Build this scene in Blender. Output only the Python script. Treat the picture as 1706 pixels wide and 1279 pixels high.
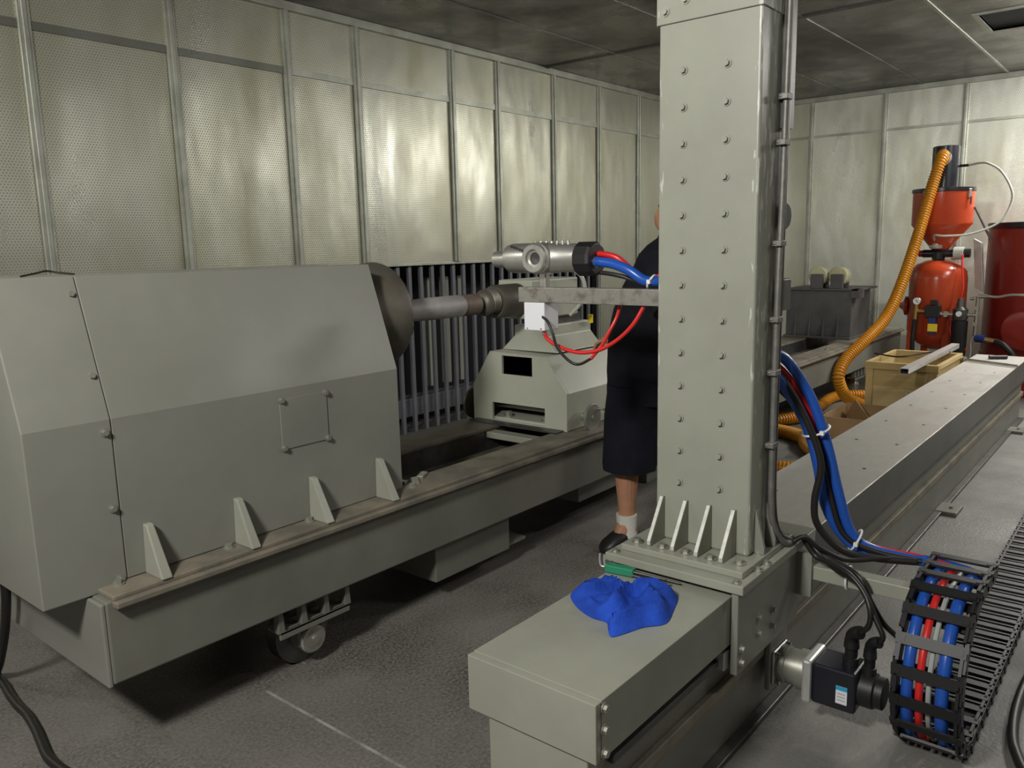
import bpy, math, random
from mathutils import Vector, Matrix, Euler, noise
from mathutils.geometry import tessellate_polygon
for o in list(bpy.data.objects): bpy.data.objects.remove(o)
random.seed(7)
S = bpy.context.scene
COL = S.collection
PI = math.pi

# ------------------------------------------------------------------ camera
yaw, pit, rol = 0.690446, 0.168624, -0.023675
fw = Vector((math.cos(pit)*math.cos(yaw), math.cos(pit)*math.sin(yaw), -math.sin(pit)))
r0 = Vector((math.sin(yaw), -math.cos(yaw), 0)); u0 = r0.cross(fw)
rt = math.cos(rol)*r0 + math.sin(rol)*u0; up = rt.cross(fw)
cd = bpy.data.cameras.new('camera'); cam = bpy.data.objects.new('camera', cd); COL.objects.link(cam)
cam.matrix_world = Matrix(((rt.x, up.x, -fw.x, 0), (rt.y, up.y, -fw.y, 0), (rt.z, up.z, -fw.z, 1.45), (0, 0, 0, 1)))
cd.sensor_width = 36; cd.lens = 1349.89*36/1706; cd.clip_start = .02; cd.clip_end = 60
S.camera = cam

# ------------------------------------------------------------------ world and light
w = bpy.data.worlds.new('world'); S.world = w; w.use_nodes = True
w.node_tree.nodes['Background'].inputs[0].default_value = (.5, .52, .5, 1)
w.node_tree.nodes['Background'].inputs[1].default_value = .02
S.view_settings.view_transform = 'Standard'; S.view_settings.look = 'None'
S.view_settings.gamma = 1; S.view_settings.use_curve_mapping = False
S.view_settings.exposure = 0.1

def area(name, loc, to, sx, sy, power, color=(1, .98, .92)):
    l = bpy.data.lights.new(name, 'AREA'); l.shape = 'RECTANGLE'; l.size = sx; l.size_y = sy
    l.energy = power; l.color = color
    o = bpy.data.objects.new(name, l); COL.objects.link(o); o.location = loc
    o.rotation_euler = (Vector(to)-Vector(loc)).to_track_quat('-Z', 'Y').to_euler()
    return o
# flood lamp high on the wall behind the photographer, the lamps along the room, and an added floor fill
area('flood_lamp', (-.9, 1.0, 2.7), (4.5, 2.2, .7), .45, .3, 100)
area('ceiling_or_fill_lamp', (8.8, .45, 2.85), (8.6, 1.4, 0), .9, .3, 92)
area('ceiling_or_fill_lamp', (6.6, -.4, 2.85), (6.5, .3, 0), .9, .3, 46)
area('ceiling_or_fill_lamp', (4.2, -1.1, 2.85), (4.2, -.7, 0), .9, .3, 24)  # added fill, put in to brighten the floor right of the track
area('ceiling_or_fill_lamp', (-.6, 3.9, 2.9), (3.0, 3.2, .8), .6, .25, 14)

# ------------------------------------------------------------------ mesh helpers
class MB:
    def __init__(s): s.v = []; s.f = []; s.sm = []
    def add(s, vs, fs, smooth=False):
        b = len(s.v); s.v += [Vector(p) for p in vs]
        for f in fs: s.f.append([b+i for i in f]); s.sm.append(smooth)
        return s
    def box(s, x0, x1, y0, y1, z0, z1):
        if x0 > x1: x0, x1 = x1, x0
        if y0 > y1: y0, y1 = y1, y0
        if z0 > z1: z0, z1 = z1, z0
        return s.add([(x0,y0,z0),(x1,y0,z0),(x1,y1,z0),(x0,y1,z0),(x0,y0,z1),(x1,y0,z1),(x1,y1,z1),(x0,y1,z1)],
                     [(0,3,2,1),(4,5,6,7),(0,1,5,4),(1,2,6,5),(2,3,7,6),(3,0,4,7)])
    def obox(s, c, ax, ay, az):          # centre and three half-vectors
        c, ax, ay, az = map(Vector, (c, ax, ay, az))
        vs = [c+i*ax+j*ay+k*az for k in (-1, 1) for i, j in ((-1,-1),(1,-1),(1,1),(-1,1))]
        return s.add(vs, [(0,3,2,1),(4,5,6,7),(0,1,5,4),(1,2,6,5),(2,3,7,6),(3,0,4,7)])
    def plate(s, axis, a0, a1, outer, holes=()):
        # polygon (with holes) in the plane across 'axis', given thickness a0..a1
        def P(p, a): return {'x': (a, p[0], p[1]), 'y': (p[0], a, p[1]), 'z': (p[0], p[1], a)}[axis]
        loops = [list(outer)]+[list(h) for h in holes]
        flat = [p for l in loops for p in l]; n = len(flat)
        tris = tessellate_polygon([[Vector((p[0], p[1], 0)) for p in l] for l in loops])
        vs = [P(p, a0) for p in flat]+[P(p, a1) for p in flat]
        fs = [tuple(t) for t in tris]+[tuple(i+n for i in reversed(t)) for t in tris]
        b = 0
        for l in loops:
            m = len(l)
            for i in range(m):
                j = (i+1) % m; fs.append((b+i, b+j, b+j+n, b+i+n))
            b += m
        return s.add(vs, fs)
    def prism(s, axis, a0, a1, poly):
        def P(p, a): return {'x': (a, p[0], p[1]), 'y': (p[0], a, p[1]), 'z': (p[0], p[1], a)}[axis]
        n = len(poly)
        return s.add([P(p, a0) for p in poly]+[P(p, a1) for p in poly],
                     [tuple(range(n)), tuple(range(2*n-1, n-1, -1))]+[(i, (i+1) % n, (i+1) % n+n, i+n) for i in range(n)])
    def revolve(s, p0, d, prof, n=24, cap=True, smooth=True):
        # profile [(t along d, radius)] about the line p0 + t d
        p0 = Vector(p0); d = Vector(d).normalized()
        a = d.orthogonal().normalized(); b = d.cross(a)
        vs = []; fs = []
        for t, r in prof:
            for i in range(n):
                q = 2*PI*i/n; vs.append(p0+d*t+r*(math.cos(q)*a+math.sin(q)*b))
        for k in range(len(prof)-1):
            for i in range(n):
                j = (i+1) % n; fs.append((k*n+i, k*n+j, (k+1)*n+j, (k+1)*n+i))
        s.add(vs, fs, smooth)
        if cap:
            m = len(s.v)-len(vs)
            s.f.append([m+i for i in reversed(range(n))]); s.sm.append(False)
            s.f.append([m+(len(prof)-1)*n+i for i in range(n)]); s.sm.append(False)
        return s
    def cyl(s, p0, p1, r, n=20, r1=None):
        d = Vector(p1)-Vector(p0)
        return s.revolve(p0, d, [(0, r), (d.length, r if r1 is None else r1)], n)
    def tube(s, pts, r, n=10, sub=6, rad=None, smooth=True):
        pts = spline(pts, sub) if sub > 1 else [Vector(p) for p in pts]
        N = len(pts); t = [(pts[min(i+1, N-1)]-pts[max(i-1, 0)]).normalized() for i in range(N)]
        a = t[0].orthogonal().normalized(); vs = []; fs = []
        for i in range(N):
            a = (a-a.dot(t[i])*t[i]).normalized(); b = t[i].cross(a)
            rr = rad(i) if rad else r
            for k in range(n):
                q = 2*PI*k/n; vs.append(pts[i]+rr*(math.cos(q)*a+math.sin(q)*b))
        for i in range(N-1):
            for k in range(n):
                j = (k+1) % n; fs.append((i*n+k, i*n+j, (i+1)*n+j, (i+1)*n+k))
        fs.append(tuple(reversed(range(n)))); fs.append(tuple((N-1)*n+k for k in range(n)))
        return s.add(vs, fs, smooth)
    def loft(s, rings, cap=True, smooth=True):
        n = len(rings[0]); vs = [p for r in rings for p in r]; fs = []
        for k in range(len(rings)-1):
            for i in range(n):
                j = (i+1) % n; fs.append((k*n+i, k*n+j, (k+1)*n+j, (k+1)*n+i))
        if cap:
            fs.append(tuple(reversed(range(n)))); fs.append(tuple((len(rings)-1)*n+i for i in range(n)))
        return s.add(vs, fs, smooth)
    def shell(s, axis, a0, a1, poly, t):
        # open-ended sheet-metal channel following an open polyline, thickness t to the inside (left normal)
        n = len(poly); inn = []
        for i in range(n):
            ns = []
            for k in (i-1, i):
                if 0 <= k < n-1:
                    dx, dy = poly[k+1][0]-poly[k][0], poly[k+1][1]-poly[k][1]; L = math.hypot(dx, dy); ns.append((-dy/L, dx/L))
            mx = sum(q[0] for q in ns)/len(ns); my = sum(q[1] for q in ns)/len(ns); m2 = mx*mx+my*my
            inn.append((poly[i][0]+t*mx/m2, poly[i][1]+t*my/m2))
        return s.prism(axis, a0, a1, list(poly)+inn[::-1])
    def mesh(s, name, origin=(0, 0, 0)):
        o = Vector(origin); me = bpy.data.meshes.new(name)
        me.from_pydata([tuple(p-o) for p in s.v], [], s.f)
        me.polygons.foreach_set('use_smooth', s.sm); me.update()
        import bmesh
        bm = bmesh.new(); bm.from_mesh(me); bmesh.ops.recalc_face_normals(bm, faces=bm.faces); bm.to_mesh(me); bm.free()
        if any(s.sm): me.set_sharp_from_angle(angle=math.radians(38))
        return me
def spline(pts, sub=6):
    P = [Vector(p) for p in pts]; P = [2*P[0]-P[1]]+P+[2*P[-1]-P[-2]]; out = []
    for i in range(1, len(P)-2):
        a, b, c, d = P[i-1:i+3]
        for k in range(sub):
            t = k/sub
            out.append(.5*((2*b)+(c-a)*t+(2*a-5*b+4*c-d)*t*t+(3*b-a-3*c+d)*t**3))
    out.append(P[-2]); return out
ORG = {}
def tag(o, label=None, cat=None, group=None, kind=None):
    if label: o['label'] = label
    if cat: o['category'] = cat
    if group: o['group'] = group
    if kind: o['kind'] = kind
    return o
def thing(name, label, cat, base, group=None):
    o = bpy.data.objects.new(name, None); COL.objects.link(o); o.location = base; o.empty_display_size = .1
    ORG[o] = Vector(base); return tag(o, label, cat, group)
def obj(name, mb, m, parent=None, base=None, bevel=0, seg=2, label=None, cat=None, group=None, kind=None):
    # one mesh object; world coordinates in, origin at its thing's base
    org = ORG[parent] if parent is not None else Vector(base if base is not None else (0, 0, 0))
    o = bpy.data.objects.new(name, mb.mesh(name, org)); COL.objects.link(o)
    o.data.materials.append(m); ORG[o] = org
    if parent is not None: o.parent = parent
    else: o.location = org
    if bevel:
        b = o.modifiers.new('bevel', 'BEVEL'); b.width = bevel; b.segments = seg; b.limit_method = 'ANGLE'; b.angle_limit = math.radians(35)
    return tag(o, label, cat, group, kind)
def inst(name, me, parent, loc, rot=None):
    # another piece sharing mesh data (mesh made around the origin), at a world position
    o = bpy.data.objects.new(name, me); COL.objects.link(o); o.parent = parent
    o.location = Vector(loc)-ORG[parent]
    if rot: o.rotation_euler = rot
    return o

# ------------------------------------------------------------------ materials
def mat(name, col, rough=.5, metal=0, var=0, vscale=4, vcol=None, bump=0, bscale=60, rvar=0, spec=.5, stretch=(1, 1, 1), detail=6, vlo=.4, vhi=.62):
    m = bpy.data.materials.new(name); m.use_nodes = True; nt = m.node_tree; N = nt.nodes; L = nt.links
    p = N['Principled BSDF']; p.inputs['Base Color'].default_value = (*col, 1)
    p.inputs['Roughness'].default_value = rough; p.inputs['Metallic'].default_value = metal
    p.inputs['Specular IOR Level'].default_value = spec
    if var or bump or rvar:
        tc = N.new('ShaderNodeTexCoord'); mp = N.new('ShaderNodeMapping'); mp.inputs['Scale'].default_value = stretch
        L.new(tc.outputs['Object'], mp.inputs[0])
    if var or rvar:
        n = N.new('ShaderNodeTexNoise'); n.inputs['Scale'].default_value = vscale; n.inputs['Detail'].default_value = detail
        n.inputs['Roughness'].default_value = .62
        L.new(mp.outputs[0], n.inputs['Vector'])
        mr = N.new('ShaderNodeMapRange'); mr.inputs[1].default_value = vlo; mr.inputs[2].default_value = vhi
        L.new(n.outputs[0], mr.inputs[0])
        if var:
            mx = N.new('ShaderNodeMix'); mx.data_type = 'RGBA'
            c2 = vcol if vcol else tuple(c*(1-var) for c in col)
            mx.inputs[6].default_value = (*col, 1); mx.inputs[7].default_value = (*c2, 1)
            mu = N.new('ShaderNodeMath'); mu.operation = 'MULTIPLY'; mu.inputs[1].default_value = var if vcol else 1
            L.new(mr.outputs[0], mu.inputs[0]); L.new(mu.outputs[0], mx.inputs[0]); L.new(mx.outputs[2], p.inputs['Base Color'])
        if rvar:
            m2 = N.new('ShaderNodeMapRange'); m2.inputs[3].default_value = rough-rvar; m2.inputs[4].default_value = rough+rvar
            L.new(mr.outputs[0], m2.inputs[0]); L.new(m2.outputs[0], p.inputs['Roughness'])
    if bump:
        b = N.new('ShaderNodeTexNoise'); b.inputs['Scale'].default_value = bscale; b.inputs['Detail'].default_value = 4
        L.new(mp.outputs[0], b.inputs['Vector'])
        bp = N.new('ShaderNodeBump'); bp.inputs['Strength'].default_value = bump; bp.inputs['Distance'].default_value = .01
        L.new(b.outputs[0], bp.inputs['Height']); L.new(bp.outputs[0], p.inputs['Normal'])
    return m

def perforated(name, ax, pitch=.0165, col=(.60, .60, .52), dark=(.22, .22, .17)):
    # punched aluminium sheet: staggered holes, dull stains and the dents of a thin sheet
    m = bpy.data.materials.new(name); m.use_nodes = True; nt = m.node_tree; N = nt.nodes; L = nt.links
    p = N['Principled BSDF']; tc = N.new('ShaderNodeTexCoord'); sx = N.new('ShaderNodeSeparateXYZ'); L.new(tc.outputs['Object'], sx.inputs[0])
    def M(op, a, b=None):
        n = N.new('ShaderNodeMath'); n.operation = op
        for i, q in enumerate((a, b)):
            if q is None: continue
            if isinstance(q, (int, float)): n.inputs[i].default_value = q
            else: L.new(q, n.inputs[i])
        return n.outputs[0]
    U = sx.outputs[ax]; V = sx.outputs[2]; k = 4*PI/(pitch*math.sqrt(3))
    c1 = M('COSINE', M('MULTIPLY', V, k))
    c2 = M('COSINE', M('ADD', M('MULTIPLY', U, k*.8660254), M('MULTIPLY', V, k*.5)))
    c3 = M('COSINE', M('SUBTRACT', M('MULTIPLY', U, k*.8660254), M('MULTIPLY', V, k*.5)))
    f = M('ADD', M('ADD', c1, c2), c3)
    mr = N.new('ShaderNodeMapRange'); mr.inputs[1].default_value = .3; mr.inputs[2].default_value = 1.0; L.new(f, mr.inputs[0])
    hole = mr.outputs[0]
    ns = N.new('ShaderNodeTexNoise'); ns.inputs['Scale'].default_value = 1.7; ns.inputs['Detail'].default_value = 4; ns.inputs['Roughness'].default_value = .5
    mp = N.new('ShaderNodeMapping'); mp.inputs['Scale'].default_value = (1.8, 1.8, .5); L.new(tc.outputs['Object'], mp.inputs[0]); L.new(mp.outputs[0], ns.inputs['Vector'])
    st = N.new('ShaderNodeMapRange'); st.inputs[1].default_value = .34; st.inputs[2].default_value = .70; L.new(ns.outputs[0], st.inputs[0])
    cm = N.new('ShaderNodeMix'); cm.data_type = 'RGBA'; cm.inputs[6].default_value = (*col, 1); cm.inputs[7].default_value = (col[0]*.74, col[1]*.72, col[2]*.62, 1)
    L.new(st.outputs[0], cm.inputs[0])
    hm = N.new('ShaderNodeMix'); hm.data_type = 'RGBA'; L.new(M('MULTIPLY', hole, .7), hm.inputs[0]); L.new(cm.outputs[2], hm.inputs[6]); hm.inputs[7].default_value = (*dark, 1)
    L.new(hm.outputs[2], p.inputs['Base Color'])
    L.new(M('SUBTRACT', .70, M('MULTIPLY', hole, .40)), p.inputs['Metallic'])
    rr = N.new('ShaderNodeMapRange'); rr.inputs[3].default_value = .27; rr.inputs[4].default_value = .46; L.new(st.outputs[0], rr.inputs[0]); L.new(rr.outputs[0], p.inputs['Roughness'])
    dn = N.new('ShaderNodeTexNoise'); dn.inputs['Scale'].default_value = 1.6; dn.inputs['Detail'].default_value = 2.5
    mp2 = N.new('ShaderNodeMapping'); mp2.inputs['Scale'].default_value = (1.6, 1.6, .7); L.new(tc.outputs['Object'], mp2.inputs[0]); L.new(mp2.outputs[0], dn.inputs['Vector'])
    b1 = N.new('ShaderNodeBump'); b1.inputs['Strength'].default_value = .22; b1.inputs['Distance'].default_value = .10; L.new(dn.outputs[0], b1.inputs['Height'])
    b2 = N.new('ShaderNodeBump'); b2.inputs['Strength'].default_value = .25; b2.inputs['Distance'].default_value = .002; b2.invert = True
    L.new(hole, b2.inputs['Height']); L.new(b1.outputs[0], b2.inputs['Normal']); L.new(b2.outputs[0], p.inputs['Normal'])
    return m

M = {}
M['perf_x'] = perforated('perforated aluminium', 0)
M['perf_y'] = perforated('perforated aluminium end wall', 1, col=(.86, .87, .81))
M['band'] = perforated('perforated aluminium lap', 0, pitch=.011, col=(.30, .31, .29), dark=(.05, .05, .05))
M['trim'] = mat('aluminium strip', (.47, .48, .42), .42, .55, .25, 5, bump=.05, bscale=20)
M['ceil'] = mat('dull steel ceiling', (.22, .215, .20), .34, .75, .45, 1.1, bump=.30, bscale=1.3, rvar=.1)
M['wall'] = mat('plain wall', (.32, .32, .29), .7, .2)
M['dark'] = mat('dark recess', (.018, .018, .022), .8)
M['slat'] = mat('blue grey slat', (.17, .175, .20), .5, .2, .2, 6)
M['paint'] = mat('green grey machine paint', (.300, .305, .255), .36, 0, .12, 3, bump=.02, bscale=30, rvar=.05)
def column_paint():
    m = mat('scuffed column paint', (.300, .305, .255), .36, 0, .10, 3, bump=.02, bscale=30); nt = m.node_tree; N = nt.nodes; L = nt.links
    p = N['Principled BSDF']; src = p.inputs['Base Color'].links[0].from_socket
    tc = N.new('ShaderNodeTexCoord'); sx = N.new('ShaderNodeSeparateXYZ'); L.new(tc.outputs['Object'], sx.inputs[0])
    a = N.new('ShaderNodeMath'); a.operation = 'ADD'; a.inputs[1].default_value = .006; L.new(sx.outputs[1], a.inputs[0])
    b = N.new('ShaderNodeMath'); b.operation = 'ABSOLUTE'; L.new(a.outputs[0], b.inputs[0])
    e = N.new('ShaderNodeMapRange'); e.inputs[1].default_value = .112; e.inputs[2].default_value = .149; L.new(b.outputs[0], e.inputs[0])
    mp = N.new('ShaderNodeMapping'); mp.inputs['Scale'].default_value = (60, 90, 14); L.new(tc.outputs['Object'], mp.inputs[0])
    n = N.new('ShaderNodeTexNoise'); n.inputs['Scale'].default_value = 1.0; n.inputs['Detail'].default_value = 5; L.new(mp.outputs[0], n.inputs['Vector'])
    n2 = N.new('ShaderNodeTexNoise'); n2.inputs['Scale'].default_value = 3.0; L.new(tc.outputs['Object'], n2.inputs['Vector'])
    s1 = N.new('ShaderNodeMath'); s1.operation = 'MULTIPLY_ADD'; s1.inputs[1].default_value = .20; L.new(e.outputs[0], s1.inputs[0]); L.new(n.outputs[0], s1.inputs[2])
    s2 = N.new('ShaderNodeMath'); s2.operation = 'MULTIPLY_ADD'; s2.inputs[1].default_value = .35; L.new(n2.outputs[0], s2.inputs[0]); L.new(s1.outputs[0], s2.inputs[2])
    r = N.new('ShaderNodeMapRange'); r.inputs[1].default_value = .925; r.inputs[2].default_value = .975; L.new(s2.outputs[0], r.inputs[0])
    x = N.new('ShaderNodeMix'); x.data_type = 'RGBA'; L.new(r.outputs[0], x.inputs[0]); L.new(src, x.inputs[6]); x.inputs[7].default_value = (.50, .51, .46, 1)
    L.new(x.outputs[2], p.inputs['Base Color']); return m
M['column'] = column_paint()
M['tail'] = mat('pale grey-green casting paint', (.45, .46, .385), .36, .0, .1, 3, bump=.02, bscale=30)
M['paint2'] = mat('grey guard paint', (.235, .235, .205), .38, 0, .10, 2.2, bump=.015, bscale=8)
M['bed'] = mat('bed paint', (.175, .175, .148), .45, 0, .18, 3, bump=.03, bscale=30)
M['rail'] = mat('worn dusty rail', (.25, .22, .17), .6, .25, .75, 6, vcol=(.12, .11, .095), bump=.08, bscale=40)
M['tray'] = mat('dirty tray', (.11, .10, .085), .75, .1, .8, 5, vcol=(.27, .24, .19), bump=.2, bscale=30, vlo=.5, vhi=.7)
M['steel'] = mat('turned steel', (.58, .57, .53), .33, .9, .2, 8, bump=.03, bscale=60)
M['bolt'] = mat('bolt steel', (.36, .36, .31), .38, .6)
M['darksteel'] = mat('dark steel', (.13, .125, .12), .42, .7, .3, 10)
M['castiron'] = mat('brown cast iron', (.17, .155, .125), .5, .5, .5, 5, vcol=(.07, .065, .055))
M['work'] = mat('shot blasted steel', (.42, .395, .395), .6, .2, .2, 9, bump=.05, bscale=120)
M['workrough'] = mat('browned steel end', (.20, .155, .125), .6, .4, .2, 30)
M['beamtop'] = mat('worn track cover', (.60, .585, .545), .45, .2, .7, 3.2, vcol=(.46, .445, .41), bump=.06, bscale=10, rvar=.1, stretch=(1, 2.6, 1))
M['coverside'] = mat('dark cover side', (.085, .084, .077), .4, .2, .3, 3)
M['galv'] = mat('galvanised tube', (.42, .40, .36), .42, .8, .8, 22, vcol=(.20, .17, .14), bump=.05, bscale=50, vlo=.48, vhi=.66)
M['alu'] = mat('aluminium', (.62, .62, .60), .4, .55, .1, 20)
M['gun'] = mat('machined gun body', (.66, .65, .61), .36, .85, .1, 20)
M['black'] = mat('black plastic', (.010, .010, .011), .5)
M['blackp'] = mat('black paint', (.012, .013, .02), .28)
M['rubber'] = mat('black rubber', (.014, .013, .012), .45)
M['white'] = mat('white box', (.72, .72, .76), .4)
M['tie'] = mat('white nylon', (.75, .76, .76), .4)
M['bluehose'] = mat('blue hose', (.016, .085, .42), .3)
M['redhose'] = mat('red hose', (.62, .022, .02), .32)
M['greyhose'] = mat('grey cable', (.36, .39, .38), .4)
M['cloth'] = mat('blue cloth', (.018, .075, .50), .85, 0, .35, 9, bump=.25, bscale=160, spec=.2)
M['green'] = mat('green handle', (.02, .22, .12), .35)
M['orangepaint'] = mat('orange red paint', (.47, .058, .018), .24, 0, .1, 4)
M['redpaint'] = mat('red paint', (.26, .022, .018), .27, 0, .12, 3)
M['hose'] = mat('amber corrugated hose', (.62, .27, .018), .36, 0, .15, 5)
M['clear'] = mat('clear tube', (.50, .52, .47), .2)
M['brass'] = mat('brass', (.55, .42, .16), .3, .9)
M['yellow'] = mat('yellow label', (.80, .60, .02), .4)
M['wood'] = mat('pine boards', (.58, .44, .20), .6, 0, .8, 3.5, vcol=(.42, .29, .11), bump=.05, bscale=20, stretch=(1, .25, 3))
M['woodedge'] = mat('pine rim', (.50, .36, .15), .6, 0, .5, 5, vcol=(.34, .23, .09))
M['card'] = mat('cardboard', (.34, .215, .105), .8, 0, .15, 4)
M['glass'] = mat('gauge face', (.80, .82, .85), .2)
M['blue'] = mat('blue print', (.02, .35, .65), .4)
M['navy'] = mat('navy plastic', (.012, .03, .16), .4)
M['edge'] = mat('bare chipped edge', (.62, .63, .58), .4, .2, .5, 40, vcol=(.40, .41, .36))
M['pipe'] = mat('dull conduit', (.20, .195, .18), .5, .4, .5, 30, vcol=(.10, .095, .09))
M['skin'] = mat('skin', (.46, .23, .135), .5, 0, .12, 14)
M['shirt'] = mat('black cloth', (.011, .011, .017), .85, 0, .3, 10, bump=.3, bscale=22, spec=.2)
M['shorts'] = mat('navy cloth', (.010, .011, .018), .85, 0, .3, 10, bump=.3, bscale=18, spec=.2)
M['sock'] = mat('white sock', (.62, .61, .56), .9, bump=.2, bscale=150)
M['hair'] = mat('dark hair', (.01, .008, .007), .6)
M['roller'] = mat('cream roller', (.60, .58, .36), .45, 0, .25, 6)
M['steadyp'] = mat('dull grey paint', (.12, .115, .115), .5, .2, .25, 5)
M['pale'] = mat('pale filter', (.42, .42, .36), .6)

def floor_material():
    m = bpy.data.materials.new('stained concrete'); m.use_nodes = True; nt = m.node_tree; N = nt.nodes; L = nt.links; p = N['Principled BSDF']
    tc = N.new('ShaderNodeTexCoord')
    def noi(sc, det, lo, hi, ro=.6):
        n = N.new('ShaderNodeTexNoise'); n.inputs['Scale'].default_value = sc; n.inputs['Detail'].default_value = det; n.inputs['Roughness'].default_value = ro
        L.new(tc.outputs['Object'], n.inputs['Vector']); r = N.new('ShaderNodeMapRange'); r.inputs[1].default_value = lo; r.inputs[2].default_value = hi; L.new(n.outputs[0], r.inputs[0]); return r.outputs[0]
    def mix(f, a, b):
        x = N.new('ShaderNodeMix'); x.data_type = 'RGBA'
        for i, q in ((0, f), (6, a), (7, b)):
            if isinstance(q, tuple): x.inputs[i].default_value = (*q, 1)
            elif isinstance(q, float): x.inputs[i].default_value = q
            else: L.new(q, x.inputs[i])
        return x.outputs[2]
    c = mix(noi(1.3, 8, .36, .66), (.088, .080, .071), (.165, .155, .142))
    c = mix(noi(1.9, 6, .47, .66, .55), c, (.050, .044, .038))
    c = mix(noi(95, 2, .35, .75), c, (.21, .197, .18))
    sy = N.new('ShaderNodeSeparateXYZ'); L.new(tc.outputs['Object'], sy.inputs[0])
    # paler concrete colour on the side of the track away from the lathe
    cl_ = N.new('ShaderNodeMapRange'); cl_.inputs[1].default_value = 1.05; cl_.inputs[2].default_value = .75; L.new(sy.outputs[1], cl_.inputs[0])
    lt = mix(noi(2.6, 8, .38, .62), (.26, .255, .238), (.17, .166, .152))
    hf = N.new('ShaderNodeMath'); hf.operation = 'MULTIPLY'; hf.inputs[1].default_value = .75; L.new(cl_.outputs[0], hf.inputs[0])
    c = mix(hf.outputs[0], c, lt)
    # oil stain on the slab beside the cable chain
    mp = N.new('ShaderNodeVectorMath'); mp.operation = 'SUBTRACT'; mp.inputs[1].default_value = (3.52, .62, 0); L.new(tc.outputs['Object'], mp.inputs[0])
    ms = N.new('ShaderNodeVectorMath'); ms.operation = 'MULTIPLY'; ms.inputs[1].default_value = (6.5, 11, 0); L.new(mp.outputs[0], ms.inputs[0])
    ln = N.new('ShaderNodeVectorMath'); ln.operation = 'LENGTH'; L.new(ms.outputs[0], ln.inputs[0])
    rg = N.new('ShaderNodeMapRange'); rg.inputs[1].default_value = 1.0; rg.inputs[2].default_value = .88; L.new(ln.outputs['Value'], rg.inputs[0])
    c = mix(rg.outputs[0], c, (.03, .028, .025))
    L.new(c, p.inputs['Base Color'])
    r = N.new('ShaderNodeMapRange'); r.inputs[3].default_value = .42; r.inputs[4].default_value = .7; L.new(noi(1.7, 6, .35, .65), r.inputs[0]); L.new(r.outputs[0], p.inputs['Roughness'])
    b = N.new('ShaderNodeBump'); b.inputs['Strength'].default_value = .35; b.inputs['Distance'].default_value = .004; L.new(noi(70, 4, .2, .8), b.inputs['Height']); L.new(b.outputs[0], p.inputs['Normal'])
    return m
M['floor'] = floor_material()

# ------------------------------------------------------------------ the room
X0, X1, Y0, Y1, ZC = -2.6, 9.66, -1.7, 4.6, 3.03
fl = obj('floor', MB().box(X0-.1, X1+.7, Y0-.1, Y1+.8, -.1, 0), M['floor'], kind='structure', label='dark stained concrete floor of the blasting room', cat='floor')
obj('joint_strip', MB().box(1.388, 1.398, Y0, 2.25, 0, .0012), mat('pale joint', (.33, .32, .29), .7, 0, .5, 12), fl)
ce = obj('ceiling', MB().box(X0-.1, X1+.7, Y0-.1, Y1+.8, ZC+.02, ZC+.12), M['dark'], kind='structure', label='dark sheet-steel panelled ceiling with raised seams', cat='ceiling')
XE = [X0, -.85, 2.65, 6.15, X1]; YE = [Y0, -.81, -.035, .74, 1.51, 2.285, 3.055, 3.86, Y1]
for i in range(len(XE)-1):
    for j in range(len(YE)-1):
        x0, x1, y0, y1 = XE[i]+.004, XE[i+1]-.004, YE[j]+.004, YE[j+1]-.004
        if i == 3 and j == 3:
            pb = MB().plate('z', ZC, ZC+.015, [(x0, y0), (x1, y0), (x1, y1), (x0, y1)], [[(7.0, .86), (7.66, .86), (7.66, 1.32), (7.0, 1.32)]])
        else: pb = MB().box(x0, x1, y0, y1, ZC, ZC+.015)
        obj('ceiling_panel', pb, M['ceil'], ce)
for y in YE[1:-1]: obj('seam_strip', MB().box(X0, X1, y-.012, y+.012, ZC-.008, ZC+.004), M['trim'] if y in (1.51,) else M['ceil'], ce, bevel=.003)
for x in XE[1:-1]: obj('seam_strip', MB().box(x-.02, x+.02, Y0, Y1, ZC-.014, ZC+.004), M['ceil'], ce, bevel=.004)
v = thing('ceiling_vent', 'square dark duct opening with a bare metal lip in the ceiling', 'vent', (7.33, 1.09, ZC))
obj('lip', MB().plate('z', ZC-.012, ZC, [(6.97, .83), (7.69, .83), (7.69, 1.35), (6.97, 1.35)], [[(7.0, .86), (7.66, .86), (7.66, 1.32), (7.0, 1.32)]]), M['trim'], v)
obj('duct', MB().shell('z', ZC, ZC+.5, [(7.0, .86), (7.66, .86), (7.66, 1.32), (7.0, 1.32), (7.0, .861)], -.01).box(6.99, 7.67, .85, 1.33, ZC+.5, ZC+.52), M['dark'], v)

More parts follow.
